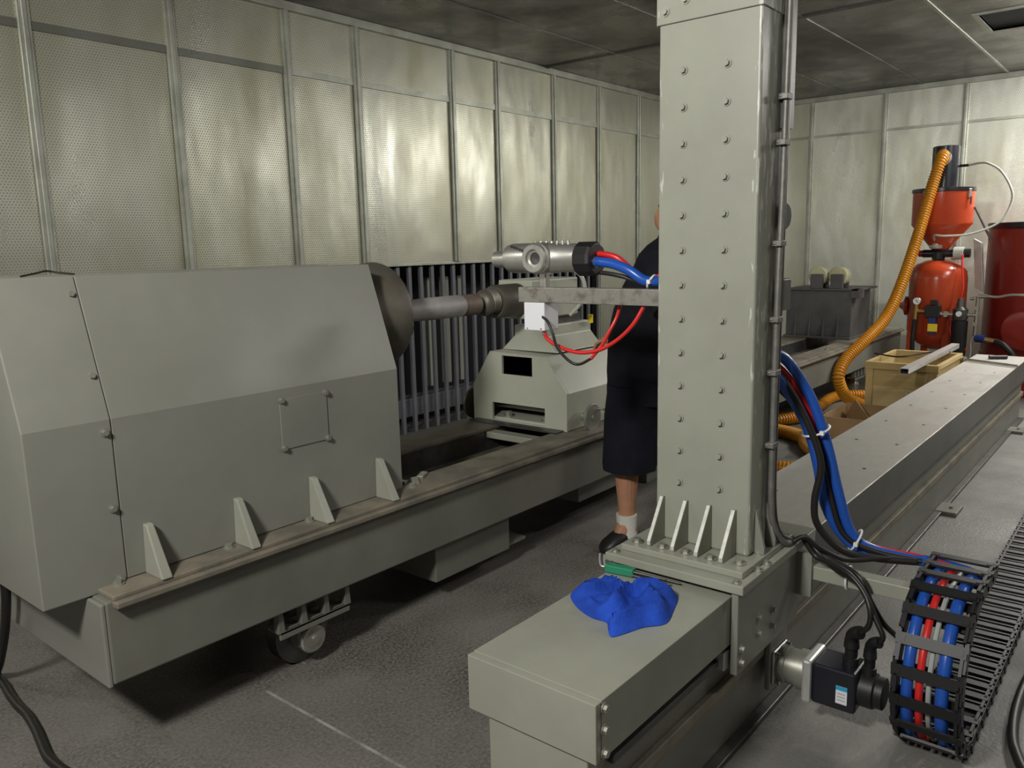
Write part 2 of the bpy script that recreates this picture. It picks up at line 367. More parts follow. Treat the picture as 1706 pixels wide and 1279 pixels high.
# left wall: framed punched sheets above, a slatted air grille below
wl = obj('wall_left', MB().box(X0-.1, X1+.7, 5.32, 5.4, 0, ZC+.1)
         .box(X0-.1, 3.36, 4.66, 4.72, 0, ZC).box(7.03, X1+.7, 4.66, 4.72, 0, ZC).box(3.36, 7.03, 4.66, 4.72, 1.34, ZC)
         .box(3.34, 3.36, 4.72, 5.32, 0, 1.36).box(7.03, 7.05, 4.72, 5.32, 0, 1.36).box(3.36, 7.03, 4.72, 5.32, 1.34, 1.36), M['dark'], kind='structure',
         label='side wall of framed perforated aluminium sheets with a dark slatted grille below', cat='wall')
MX = [-2.2, -1.4, -.6, .2, .99, 1.80, 2.58, 3.37, 3.95, 4.92, 5.48, 6.28, 7.03, 7.80, 8.55, 9.25]
edges = [X0]+MX+[X1]
for a, b in zip(edges[:-1], edges[1:]):
    zb = 1.335 if 3.3 < a < 7.0 else 0.02
    if b-a < .1: continue
    obj('perforated_panel', MB().box(a+.004, b-.004, 4.625, 4.655, zb, 2.62), M['perf_x'], wl)
    obj('perforated_panel', MB().box(a+.004, b-.004, 4.618, 4.655, 2.625, 2.985), M['perf_x'], wl)
    obj('lap_strip', MB().box(a+.004, b-.004, 4.612, 4.625, 2.585, 2.628), M['band'] if b < 3.5 else M['trim'], wl)
for x in MX:
    zb = 1.335 if 3.4 < x < 7.0 else 0.02
    o = obj('mullion', MB().box(x-.03, x+.03, 4.60, 4.62, zb, 2.99).box(x-.012, x+.012, 4.588, 4.60, zb, 2.99), M['trim'], wl, bevel=.003)
obj('head_trim', MB().box(X0, X1, 4.585, 4.63, 2.975, 3.03), M['trim'], wl, bevel=.004)
obj('corner_post', MB().box(9.60, 9.72, 4.57, 4.66, 0, 3.0), M['trim'], wl, bevel=.004)
obj('grille_edge', MB().box(3.36, 7.03, 4.61, 4.66, 1.318, 1.336), M['trim'], wl)
sl = MB().box(-.016, .016, -.012, .012, 0, 1.32).mesh('slat'); sl.materials.append(M['slat'])
x = 3.42
while x < 7.0:
    inst('slat', sl, wl, (x, 4.66, 0)); x += .124
obj('grille_beam', MB().box(3.36, 7.03, 4.75, 4.9, .10, .25), M['slat'], wl, bevel=.006)
for x in (4.98, 5.17, 5.36): obj('filter_strip', MB().box(x-.035, x+.035, 5.0, 5.05, .26, 1.2), M['pale'], wl)

wb = obj('wall_back', MB().box(X1+.06, X1+.14, Y0-.1, Y1+.1, 0, ZC), M['dark'], kind='structure', label='end wall of bright perforated aluminium sheets behind the red tanks', cat='wall')
MY = [-1.25, -.47, .30, 1.08, 1.865, 2.645, 3.435, 4.21]
ed = [Y0]+MY+[Y1]
for a, b in zip(ed[:-1], ed[1:]):
    obj('perforated_panel', MB().box(X1+.015, X1+.05, a+.004, b-.004, .02, 2.60), M['perf_y'], wb)
    obj('perforated_panel', MB().box(X1+.008, X1+.05, a+.004, b-.004, 2.605, 2.985), M['perf_y'], wb)
    obj('lap_strip', MB().box(X1+.002, X1+.015, a+.004, b-.004, 2.585, 2.610), M['trim'], wb)
for y in MY: obj('mullion', MB().box(X1, X1+.02, y-.03, y+.03, .02, 2.99).box(X1-.012, X1, y-.012, y+.012, .02, 2.99), M['trim'], wb, bevel=.003)
obj('head_trim', MB().box(X1-.015, X1+.03, Y0, Y1, 2.975, 3.03), M['trim'], wb, bevel=.004)
obj('wall_right', MB().box(X0-.1, X1+.1, Y0-.1, Y0, 0, ZC), M['wall'], kind='structure', label='plain grey side wall behind the cable chain', cat='wall')
obj('wall_front', MB().box(X0-.1, X0, Y0-.1, Y1+.1, 0, ZC), M['wall'], kind='structure', label='plain grey wall behind the photographer', cat='wall')

# ------------------------------------------------------------------ shared small hardware
def hexm(r, h, m, name='bolt'):
    me = MB().revolve((0, 0, 0), (0, 0, 1), [(0, r*1.5), (h*.25, r*1.5)], 12).revolve((0, 0, 0), (0, 0, 1), [(h*.25, r), (h, r)], 6, smooth=False).mesh(name)
    me.materials.append(m); return me
BOLT = hexm(.0085, .011, M['bolt']); BOLTP = hexm(.0085, .011, M['paint']); BIG = hexm(.012, .014, M['bolt'])
NX = (0, -PI/2, 0); NY = (PI/2, 0, 0)

# ------------------------------------------------------------------ lathe: bed, guard, chuck
la = thing('workpiece_lathe', 'long grey lathe bed on wheels with a sloping sheet-metal headstock guard', 'lathe', (2.0, 2.6, 0))
fb = obj('bed_beam', MB().box(.893, 9.0, 2.2, 2.34, .268, .512), M['bed'], la, bevel=.006)
obj('bed_beam', MB().box(.893, 9.0, 2.86, 3.0, .268, .512), M['bed'], la, bevel=.006)
obj('end_plate', MB().box(.88, .893, 2.203, 2.997, .262, .508), M['paint2'], la, bevel=.004)
obj('end_plate', MB().box(9.0, 9.012, 2.203, 2.997, .262, .508), M['paint2'], la, bevel=.004)
obj('rail', MB().box(.91, 9.0, 2.188, 2.36, .512, .528).box(.91, 9.0, 2.168, 2.2, .494, .513), M['rail'], la, bevel=.004)
obj('rail', MB().box(.91, 9.0, 2.70, 2.875, .512, .528), M['rail'], la, bevel=.004)
obj('tray', MB().box(.893, 9.0, 2.34, 2.86, .40, .412), M['tray'], la)
obj('rail_web', MB().box(.893, 9.0, 2.705, 2.72, .412, .513), M['darksteel'], la)
obj('cross_bar', MB().box(3.05, 3.12, 2.36, 2.70, .48, .512), M['paint'], la, bevel=.004)
for x in (1.05, 1.40, 1.71, 2.2, 5.4, 7.0): inst('bolt', BIG, la, (x-.09, 2.262, .528))
# guard
PR = [(2.28, .53), (2.28, 1.0), (2.413, 1.394), (2.79, 1.394), (2.92, 1.0), (2.92, .53)]
g = obj('guard', MB().shell('x', .996, 2.075, PR, -.006), M['paint2'], la, bevel=.002)
PC = [(2.278, .512), (2.278, 1.0), (2.412, 1.396), (2.791, 1.396), (2.922, 1.0), (2.922, .512)]
gc = obj('guard_end', MB().prism('x', .765, .994, PC), M['paint2'], la, bevel=.004, seg=3)
obj('guard_lining', MB().prism('x', .99, 1.9, [(2.30, .54), (2.30, .995), (2.43, 1.375), (2.77, 1.375), (2.9, .995), (2.9, .54)]), M['darksteel'], la)
for y, z, sl_ in ((2.278, .535, 0), (2.278, .745, 0), (2.278, .965, 0), (2.322, 1.12, 1), (2.398, 1.345, 1)):
    inst('bolt', BOLT, gc, (.975, y, z), (PI/2-(.325 if sl_ else 0), 0, 0))
h = obj('hatch', MB().box(1.545, 1.735, 2.2765, 2.28, .795, .965), M['paint2'], la)
for x, z in ((1.55, .962), (1.731, .962), (1.731, .799), (1.55, .799)): inst('bolt', BOLT, h, (x, 2.2775, z), NY)
def gusset(x):
    m = MB(); t = .017
    A = [(x-t, 2.182, .528), (x+t, 2.182, .528), (x+t, 2.28, .528), (x-t, 2.28, .528)]
    B = [(x-.012, 2.258, .676), (x+.012, 2.258, .676), (x+.012, 2.28, .678), (x-.012, 2.28, .678)]
    m.add(A+B, [(0,3,2,1),(4,5,6,7),(0,1,5,4),(1,2,6,5),(2,3,7,6),(3,0,4,7)])
    return m
for x in (1.065, 1.36, 1.652, 1.955): obj('gusset', gusset(x), M['paint'], la, bevel=.004)
# bell-shaped chuck behind the guard mouth
obj('chuck', MB().revolve((1.9, 2.6, 1.18), (1, 0, 0), [(0, .10), (.05, .14), (.12, .165), (.20, .185), (.27, .205), (.315, .215), (.355, .218), (.375, .212), (.375, .05)], 48), M['castiron'], la)
for a in range(6):
    q = a*PI/3+.35; obj('chuck_jaw', MB().obox((2.292, 2.6+.13*math.cos(q), 1.18+.13*math.sin(q)), (.018, 0, 0), (0, .055*math.cos(q), .055*math.sin(q)), (0, -.02*math.sin(q), .02*math.cos(q))), M['darksteel'], la, bevel=.003)
# wheel bogies under the bed
def bogie(x, yf, sgn):
    # yf: outer face of bracket, sgn: +1 grows to +Y
    Y = lambda d: yf+sgn*d
    br = obj('wheel_bracket', MB().box(x-.15, x+.145, Y(0), Y(.075), .182, .194).box(x-.15, x+.145, Y(0), Y(.010), .165, .194), M['bed'], la, bevel=.003)
    for dx in (-.142, -.05, .045, .138):
        obj('post', MB().prism('y', Y(.0), Y(.03), [(x+dx-.014, .19), (x+dx+.014, .19), (x+dx+.008, .268), (x+dx-.008, .268)]), M['bed'], br, bevel=.002)
    wh = obj('wheel', MB().revolve((x, Y(.085), .112), (0, sgn, 0), [(0, .06), (0, .085), (.004, .096), (.008, .110), (.06, .112), (.064, .1), (.064, .03)], 40), M['darksteel'], la)
    obj('bearing', MB().revolve((x, Y(.02), .108), (0, sgn, 0), [(0, .018), (.001, .03), (.003, .033), (.003, .047), (.01, .053), (.07, .053)], 32), M['steel'], wh)
    obj('bearing_housing', MB().box(x-.056, x+.056, Y(.035), Y(.075), .09, .184), M['bed'], wh, bevel=.004)
    obj('axle', MB().cyl((x, Y(.012), .108), (x, Y(.03), .108), .012, 12), M['steel'], wh)
for x in (1.595, 7.75):
    bogie(x, 2.222, 1); bogie(x, 2.978, -1)
# boxes hung below the bed
ub = obj('underbed_box', MB().box(2.208, 2.68, 2.25, 2.9, .097, .268), M['bed'], la, bevel=.004)
obj('flange', MB().box(2.62, 2.82, 2.27, 2.88, .10, .112), M['bed'], ub)
obj('underbed_box', MB().box(3.3, 4.2, 2.3, 2.9, .14, .268), M['bed'], la, bevel=.004)
for x in (4.2, 6.9):
    for y in (2.42, 2.79): obj('support_leg', MB().box(x, x+.16, y, y+.11, 0, .268), M['bed'], la, bevel=.004)
# metal scraps lying on the bed beside the guard
for (x, y), where in (((2.16, 2.30), 'flat pale metal scrap on the rail in front of the guard mouth'), ((2.235, 2.335), 'pale metal scrap on the rail, the one lying towards the tailstock'), ((2.115, 2.34), 'pale metal scrap on the rail, tucked against the guard corner')):
    m = MB(); c = Vector((x, y, .535)); a = random.uniform(0, 3)
    m.obox(c, (.03*math.cos(a), .03*math.sin(a), .002), (-.014*math.sin(a), .014*math.cos(a), 0), (0, 0, .006))
    obj('metal_chip', m, M['bolt'], None, base=(x, y, .529), bevel=.002, label=where, cat='metal scrap', group='metal scraps on the lathe rail')

# ------------------------------------------------------------------ workpiece
wp = thing('steel_shaft', 'pale grey blasted steel shaft held between chuck and tailstock centre', 'shaft', (2.6, 2.6, 1.18))
obj('shaft_body', MB().revolve((2.275, 2.6, 1.18), (1, 0, 0), [(0, .040), (.05, .043), (.10, .045), (.30, .051), (.50, .051), (.505, .048)], 32), M['work'], wp)
obj('shaft_end', MB().revolve((2.78, 2.6, 1.18), (1, 0, 0), [(0, .048), (.008, .050), (.012, .047), (.018, .050), (.108, .050), (.114, .044)], 32), M['workrough'], wp)

# ------------------------------------------------------------------ tailstock
ts = thing('tailstock', 'grey-green tailstock with two cut-out windows and a handwheel on the lathe bed', 'tailstock', (3.5, 2.61, .528))
TP = [(2.30, .530), (2.30, .722), (2.43, .897), (2.795, .906), (2.92, .716), (2.92, .530)]
obj('front_plate', MB().plate('x', 3.206, 3.220, TP, [[(2.514, .79), (2.714, .79), (2.714, .888), (2.514, .888)], [(2.437, .540), (2.788, .540), (2.788, .634), (2.437, .634)]]), M['tail'], ts)
obj('housing', MB().shell('x', 3.22, 3.95, TP, -.01), M['tail'], ts, bevel=.006)
obj('back_plate', MB().prism('x', 3.95, 3.962, TP), M['tail'], ts)
obj('inner_plate', MB().prism('x', 3.42, 3.43, [(2.32, .535), (2.32, .712), (2.445, .88), (2.78, .888), (2.90, .706), (2.90, .535)]), M['dark'], ts)
obj('floor_plate', MB().box(3.225, 3.42, 2.31, 2.91, .530, .552), M['tail'], ts)
obj('rod', MB().cyl((3.29, 2.32, .606), (3.29, 2.9, .606), .013, 14), M['bolt'], ts)
for y in (2.47, 2.72): inst('bolt', hexm(.018, .03, M['bolt']), ts, (3.26, y, .552))
obj('sill', MB().box(3.14, 3.206, 2.32, 2.9, .529, .536), M['darksteel'], ts)
wd = obj('pedestal', MB().prism('x', 3.30, 3.72, [(2.43, .906), (2.79, .906), (2.70, .985), (2.70, 1.04), (2.50, 1.04), (2.50, .985)]), M['tail'], ts, bevel=.004)
obj('neck', MB().box(3.36, 3.66, 2.53, 2.68, 1.04, 1.09), M['darksteel'], ts)
obj('head_block', MB().box(3.2, 3.6, 2.50, 2.72, 1.083, 1.280), M['tail'], ts, bevel=.008)
ql = obj('quill', MB().revolve((3.2, 2.6, 1.182), (-1, 0, 0), [(0, .082), (.17, .082), (.18, .075), (.18, .05)], 36), M['castiron'], ts)
pr = [(0, .062)]
for k in range(6): pr += [(.02+k*.011, .066), (.0255+k*.011, .060)]
pr += [(.09, .064), (.105, .058), (.125, .045), (.13, .028), (.16, .024), (.18, .010)]
obj('live_centre', MB().revolve((3.02, 2.6, 1.182), (-1, 0, 0), [(a*.78, b) for a, b in pr], 32), M['castiron'], ql)
hw = obj('handwheel', MB().revolve((3.345, 2.252, .588), (0, -1, 0), [(0, .03), (0, .066), (.004, .070), (.014, .070), (.018, .066), (.018, .014), (.022, .014), (.022, .0)], 36, cap=False).cyl((3.345, 2.31, .588), (3.345, 2.25, .588), .022, 16), M['bolt'], ts)
obj('crank_pin', MB().cyl((3.39, 2.236, .625), (3.39, 2.20, .625), .006, 10), M['steel'], hw)
obj('handwheel', MB().revolve((3.27, 2.965, .60), (0, 1, 0), [(0, .03), (0, .082), (.004, .087), (.014, .087), (.018, .082), (.018, .01)], 36).cyl((3.27, 2.90, .60), (3.27, 2.97, .60), .02, 14), M['castiron'], ts)
obj('yellow_cap', MB().cyl((3.66, 2.46, 1.03), (3.66, 2.46, 1.075), .014, 12), M['yellow'], ts)
obj('oil_hose', MB().tube([(3.32, 2.52, 1.275), (3.33, 2.49, 1.31), (3.36, 2.44, 1.335), (3.40, 2.39, 1.325), (3.44, 2.36, 1.28), (3.46, 2.36, 1.21), (3.45, 2.39, 1.14), (3.44, 2.44, 1.09)], .010, 10), M['clear'], ts)

# ------------------------------------------------------------------ steady rest further down the bed
st = thing('steady_rest', 'dull grey box carriage with two cream rollers on the far lathe bed', 'steady rest', (7.9, 2.6, .528))
obj('box', MB().box(7.68, 8.25, 2.31, 2.91, .55, .975), M['steadyp'], st, bevel=.006)
obj('base_strip', MB().box(7.64, 8.28, 2.3, 2.92, .529, .552), M['steadyp'], st, bevel=.004)
obj('top_plate', MB().box(7.66, 8.27, 2.25, 2.93, .975, .992), M['steadyp'], st, bevel=.003)
obj('corner_bracket', MB().box(7.66, 7.80, 2.235, 2.31, .91, .992), M['steadyp'], st, bevel=.003)
for y in (2.42, 2.55, 2.68, 2.81): obj('rib', MB().prism('y', y-.006, y+.006, [(7.645, .55), (7.68, .55), (7.68, .74)]), M['steadyp'], st)
for y in (2.645, 2.46):
    r = obj('roller', MB().revolve((7.74, y, 1.105), (1, 0, 0), [(0, .05), (0, .078), (.01, .088), (.10, .088), (.11, .078), (.11, .03)], 32), M['roller'], st)
    obj('fork', MB().box(7.69, 7.73, y-.06, y+.05, .992, 1.125), M['steadyp'], r, bevel=.004)
    obj('fork', MB().box(7.87, 7.89, y-.06, y+.05, .992, 1.125), M['steadyp'], r, bevel=.004)

# ------------------------------------------------------------------ floor track of the travelling column
tr = thing('floor_track', 'long low grey floor track with worn steel cover and boxed end', 'track', (4.0, 1.05, 0))
obj('base', MB().box(1.35, 7.4, .905, 1.185, 0, .355), M['bed'], tr, bevel=.004)
obj('end_cabinet', MB().box(1.31, 1.35, .897, 1.178, 0, .357), M['paint'], tr, bevel=.004)
obj('cover', MB().box(1.322, 2.62, .868, 1.231, .494, .500).box(1.322, 2.62, .868, .874, .36, .497).box(1.322, 2.62, 1.225, 1.231, .36, .497), M['paint'], tr, bevel=.002)
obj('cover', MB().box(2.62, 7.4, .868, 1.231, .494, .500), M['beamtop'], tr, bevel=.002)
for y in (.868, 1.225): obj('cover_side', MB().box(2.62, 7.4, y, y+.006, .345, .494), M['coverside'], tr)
ec = obj('end_cover', MB().box(1.30, 1.320, .868, 1.231, .360, .4985), M['paint'], tr, bevel=.002)
for z in (.48, .43, .375): inst('bolt', BOLT, ec, (1.331, .868, z), NY)
obj('core', MB().box(1.36, 7.4, .93, 1.17, .355, .49), M['dark'], tr)
obj('guide_rail', MB().box(1.4, 7.38, .885, .905, .20, .232), M['rail'], tr, bevel=.003)
obj('guide_rail', MB().box(1.4, 7.38, .888, .908, .30, .318), M['darksteel'], tr, bevel=.003)
obj('base_flange', MB().box(1.38, 7.4, .87, .905, 0, .018), M['darksteel'], tr, bevel=.003)
for x in (4.66, 6.9): 
    o = obj('floor_tab', MB().box(x-.08, x+.09, .80, .905, 0, .022), M['bed'], tr, bevel=.004)
    inst('bolt', BOLT, o, (x+.0, .84, .022))
dot = MB().revolve((0, 0, 0), (0, 0, 1), [(0, .008), (.0012, .007)], 12).mesh('screw'); dot.materials.append(M['dark'])
for k in range(9):
    for y in (.955, 1.135): inst('screw', dot, tr, (2.95+k*.5, y, .500))

# ------------------------------------------------------------------ travelling column
gc_ = thing('travelling_column', 'tall grey riveted column on a carriage with a horizontal tool arm', 'column', (2.19, 1.04, .50))
CX, CY0, CY1 = 2.11, .885, 1.183
obj('carriage_plate', MB().box(1.95, 2.41, .83, 1.265, .514, .540), M['paint'], gc_, bevel=.003)
sk = obj('carriage_side', MB().box(1.958, 2.41, .846, .866, .275, .514), M['paint2'], gc_, bevel=.003)
obj('carriage_side', MB().box(1.958, 2.41, 1.233, 1.252, .275, .514), M['paint2'], gc_, bevel=.003)
for x, z in ((1.985, .305), (1.985, .345), (2.10, .345), (2.10, .395), (2.2, .33), (2.2, .38)): inst('bolt', BOLT, sk, (x, .846, z), NY)
obj('guide_block', MB().box(1.935, 2.02, .872, .90, .29, .345), M['alu'], gc_, bevel=.003)
fp = obj('foot_plate', MB().box(1.995, 2.366, .852, 1.236, .540, .560), M['paint'], gc_, bevel=.003)
for x, y in ((2.03, 1.20), (2.035, 1.118), (2.035, 1.042), (2.035, .965), (2.05, .885), (2.16, .872), (2.26, .872), (2.335, .885), (2.335, 1.2)): inst('bolt', BIG, fp, (x, y, .560))
for x, y in ((1.97, 1.24), (1.965, .855), (2.08, .842), (2.14, .842), (2.385, .85), (2.385, 1.24)): inst('bolt', BOLT, fp, (x, y, .540))
cl = obj('column', MB().box(CX, 2.27, CY0, CY1, .56, 2.72), M['column'], gc_, bevel=.008, seg=3)
for k in range(13):
    z = .747+k*.0972
    inst('bolt', BOLTP, cl, (CX, 1.106, z), NX); inst('bolt', BOLTP, cl, (CX, .979, z), NX)
cp = obj('upper_cover', MB().box(CX-.006, 2.274, CY0-.004, CY1+.005, 2.040, 2.72), M['column'], gc_, bevel=.002)
for y, z in ((1.160, 2.072), (1.10, 2.093), (1.0, 2.11), (.92, 2.12)): inst('bolt', BOLT, cp, (CX-.006, y, z), NX)
obj('cap_plate', MB().box(CX-.03, 2.30, CY0-.03, CY1+.03, 2.72, 2.735), M['paint'], gc_, bevel=.003)
for y in (1.158, 1.08, 1.005, .929):
    obj('gusset', MB().prism('y', y-.006, y+.006, [(2.022, .560), (2.11, .560), (2.11, .695), (2.10, .695), (2.022, .575)]), M['paint'], gc_, bevel=.002)
    obj('bare_edge', MB().prism('y', y-.0052, y+.0052, [(2.0212, .565), (2.0222, .565), (2.1002, .694), (2.0985, .6945), (2.0212, .576)]), M['edge'], gc_)
for x in (2.155, 2.235): obj('gusset', MB().prism('x', x-.006, x+.006, [(.855, .560), (.885, .560), (.885, .69), (.882, .69), (.855, .58)]), M['paint2'], gc_, bevel=.002)
for y in (.95, 1.05, 1.14): obj('gusset', MB().prism('y', y-.006, y+.006, [(2.36, .560), (2.27, .560), (2.27, .695), (2.28, .695), (2.36, .575)]), M['paint'], gc_, bevel=.002)
# tool arm
am = obj('tool_arm', MB().shell('y', 1.183, 1.735, [(2.145, 1.262), (2.195, 1.262), (2.195, 1.312), (2.145, 1.312), (2.145, 1.2621)], .004), M['galv'], gc_, bevel=.002)
obj('arm_end', MB().box(2.146, 2.194, 1.731, 1.735, 1.263, 1.311), M['galv'], am)
obj('arm_slide', MB().box(2.27, 2.33, .87, 1.15, 1.25, 1.34), M['darksteel'], gc_, bevel=.004)
obj('round_cap', MB().revolve((2.288, .935, 1.515), (0, -1, 0), [(0, .02), (.0, .036), (.058, .036), (.062, .032), (.062, .01)], 24), M['black'], gc_)
# conduit and clips up the side of the column
cn = obj('conduit', MB().tube([(2.255, .868, 2.7), (2.25, .868, 2.2), (2.24, .868, 1.77), (2.235, .868, 1.55), (2.225, .868, 1.32), (2.22, .868, .94), (2.222, .867, .69), (2.245, .862, .61), (2.285, .848, .56), (2.33, .835, .552)], .009, 10), M['pipe'], gc_)
obj('conduit', MB().tube([(2.268, .872, 2.7), (2.262, .872, 2.0), (2.252, .872, 1.5), (2.245, .872, .9), (2.248, .87, .68), (2.275, .862, .59), (2.32, .845, .556)], .009, 10), M['darksteel'], gc_)
for z, x in ((1.83, 2.238), (1.71, 2.232), (1.44, 2.226), (1.23, 2.22), (1.08, 2.217), (.87, 2.214)):
    obj('clip', MB().box(x-.016, x+.022, .857, .885, z-.008, z+.008).cyl((x-.012, .883, z), (x-.012, .872, z), .006, 8), M['pipe'], cn, bevel=.002)
obj('cable_guide', MB().box(2.245, 2.30, .868, .90, 1.75, 2.72), M['darksteel'], gc_)
# motor bracket, servo motor and gearbox
obj('motor_bracket', MB().box(2.255, 2.39, .868, .884, .085, .28), M['paint2'], gc_, bevel=.003)
mo = obj('servo_motor', MB().box(2.258, 2.382, .618, .744, .093, .217), M['blackp'], gc_, bevel=.01, seg=3)
obj('end_bell', MB().revolve((2.32, .62, .155), (0, -1, 0), [(0, .052), (.04, .052), (.045, .046), (.065, .046), (.068, .04), (.068, .02)], 28), M['black'], mo)
obj('adapter', MB().box(2.252, 2.388, .744, .772, .087, .223), M['alu'], mo, bevel=.008)
obj('gearbox', MB().revolve((2.32, .772, .155), (0, 1, 0), [(0, .062), (.025, .062), (.026, .055), (.06, .055), (.062, .058), (.085, .058), (.085, .03)], 32), M['bolt'], mo)
gf = obj('gear_flange', MB().box(2.265, 2.375, .857, .868, .10, .21), M['alu'], mo, bevel=.006)
for x in (2.275, 2.365):
    for z in (.11, .20): inst('bolt', hexm(.007, .012, M['steel']), gf, (x, .857, z), NY)
for y, r in ((.652, .021), (.600, .018)):
    obj('connector', MB().revolve((2.32, y, .212 if y > .62 else .195), (0, 0, 1), [(0, r*1.1), (.03, r*1.1), (.032, r*.85), (.055, r*.85), (.06, r*1.05), (.085, r*.95)], 18)
        .tube([(2.32, y, .285 if y > .62 else .27), (2.315, y-.003, .31 if y > .62 else .295), (2.305, y-.016, .326 if y > .62 else .312), (2.30, y-.03, .333 if y > .62 else .318)], r*.9, 14, 4), M['black'], mo)
lb = obj('sticker', MB().box(2.2565, 2.258, .640, .672, .118, .172), M['white'], mo)
obj('print_band', MB().box(2.2560, 2.2566, .640, .672, .160, .172), M['blue'], lb)
for k in range(3): obj('print_line', MB().box(2.2560, 2.2566, .645, .667, .148-k*.010, .151-k*.010), M['greyhose'], lb)
# outrigger tube to the cable chain
obj('chain_outrigger', MB().box(2.405, 2.455, .50, .862, .412, .456), M['paint'], gc_, bevel=.003)
obj('outrigger_lug', MB().box(2.39, 2.41, .80, .86, .36, .5), M['paint2'], gc_)

# blast gun on its post
bg = thing('blast_gun', 'shiny machined blast gun with black end cap standing on the tool arm', 'blast gun', (2.17, 1.66, 1.312))
obj('post', MB().box(2.158, 2.182, 1.628, 1.655, 1.312, 1.37), M['steel'], bg, bevel=.003)
obj('body', MB().revolve((2.18, 1.495, 1.408), (0, 1, 0), [(0, .046), (.10, .047), (.105, .050), (.28, .050), (.298, .046), (.303, .030)], 36), M['gun'], bg)
obj('nozzle', MB().revolve((2.18, 1.79, 1.405), (0, 1, 0), [(0, .029), (.062, .0285), (.068, .027), (.068, .015), (.03, .013)], 28), M['gun'], bg)
obj('rear_cap', MB().revolve((2.18, 1.50, 1.404), (0, -1, 0), [(0, .056), (.05, .056), (.062, .05), (.062, .02)], 12, smooth=False), M['black'], bg, bevel=.003)
pt = obj('side_port', MB().revolve((2.165, 1.640, 1.408), (-1, 0, 0), [(0, .052), (.040, .052), (.044, .048), (.056, .048), (.060, .044), (.060, .030), (.048, .028), (.047, .020), (.03, .018)], 36, cap=False), M['gun'], bg)
obj('port_bore', MB().revolve((2.125, 1.640, 1.408), (-1, 0, 0), [(0, .0), (.003, .018)], 24, cap=False), M['darksteel'], pt)
for k in range(7): obj('screw', MB().cyl((2.18, 1.55+k*.022, 1.456), (2.18, 1.55+k*.022, 1.463), .006, 8), M['steel'], bg)
# engraved marks on the body
for k in range(5):
    a = 2.25+.09*k; y = 1.762-.014*k
    c = Vector((2.18+.0502*math.cos(a), y, 1.408+.0502*math.sin(a)))
    obj('engraved_mark', MB().obox(c, (-.006*math.sin(a), -.004, .006*math.cos(a)), (.001*math.sin(a), -.005, 0), (.0006*math.cos(a), 0, .0006*math.sin(a))), M['darksteel'], bg)
# white junction box under the arm
jb = thing('junction_box', 'small white junction box screwed under the tool arm', 'box', (2.17, 1.668, 1.168))
obj('case', MB().box(2.145, 2.225, 1.626, 1.712, 1.168, 1.262), M['white'], jb, bevel=.003)
for y in (1.64, 1.698): obj('screw', MB().cyl((2.145, y, 1.175), (2.143, y, 1.175), .003, 8), M['steel'], jb)
obj('gland', MB().cyl((2.17, 1.645, 1.150), (2.17, 1.645, 1.168), .008, 10), M['steel'], jb)

# ------------------------------------------------------------------ cable chain
ch = thing('cable_chain', 'black plastic cable chain looping over and running along the floor', 'cable chain', (2.45, .43, 0))
CXc, R_, CZ, PT = 2.45, .225, .25, .078
def chain_at(s):
    top = .17; arc = PI*R_
    if s < top: return Vector((CXc+top-s, 0, CZ+R_)), Vector((-1, 0, 0)), Vector((0, 0, 1))
    s -= top
    if s < arc:
        a = PI/2+s/R_; return Vector((CXc+R_*math.cos(a), 0, CZ+R_*math.sin(a))), Vector((-math.sin(a), 0, math.cos(a))), Vector((math.cos(a), 0, math.sin(a)))
    s -= arc; return Vector((CXc+s, 0, CZ-R_)), Vector((1, 0, 0)), Vector((0, 0, -1))
yl, yr = .513, .350
def side_mesh(y, name):
    d = 1 if y == yl else -1; m = MB()
    m.obox((0, y-.43, 0), (.040, 0, 0), (0, .005, 0), (0, 0, .018))
    m.obox((.018, y-.43-d*.006, 0), (.030, 0, 0), (0, .004, 0), (0, 0, .0245))
    m.obox((-.02, y-.43, .021), (.008, 0, 0), (0, .007, 0), (0, 0, .004))
    m.cyl((.036, y-.43+d*.004, 0), (.036, y-.43+d*.008, 0), .009, 10)
    me = m.mesh(name); me.materials.append(M['black']); return me
sm = side_mesh(yl, 'chain_link'); sm2 = side_mesh(yr, 'side_plate')
bar = MB().obox((0, 0, 0), (.0155, 0, 0), (0, .086, 0), (0, 0, .0035)); bar.obox((0, .07, .003), (.010, 0, 0), (0, .008, 0), (0, 0, .002)); bar.obox((0, -.07, .003), (.010, 0, 0), (0, .008, 0), (0, 0, .002))
bmh = bar.mesh('crossbar'); bmh.materials.append(M['black'])
s = .02
while s < .17+PI*R_+3.95:
    p, t, n = chain_at(s)
    lo = inst('chain_link', sm, ch, (p.x, .43, p.z))
    y_ = n.cross(t)
    lo.rotation_euler = Matrix(((t.x, y_.x, n.x), (t.y, y_.y, n.y), (t.z, y_.z, n.z))).to_euler()
    b = bpy.data.objects.new('side_plate', sm2); COL.objects.link(b); b.parent = lo
    for q in (.021, -.021):
        b = bpy.data.objects.new('crossbar', bmh); COL.objects.link(b); b.parent = lo; b.location = (-.012, 0, q)
    if s > 1.0:
        b = bpy.data.objects.new('crossbar', bmh); COL.objects.link(b); b.parent = lo; b.location = (.027, 0, -.019); b.scale = (.3, 1, 1)
    s += PT
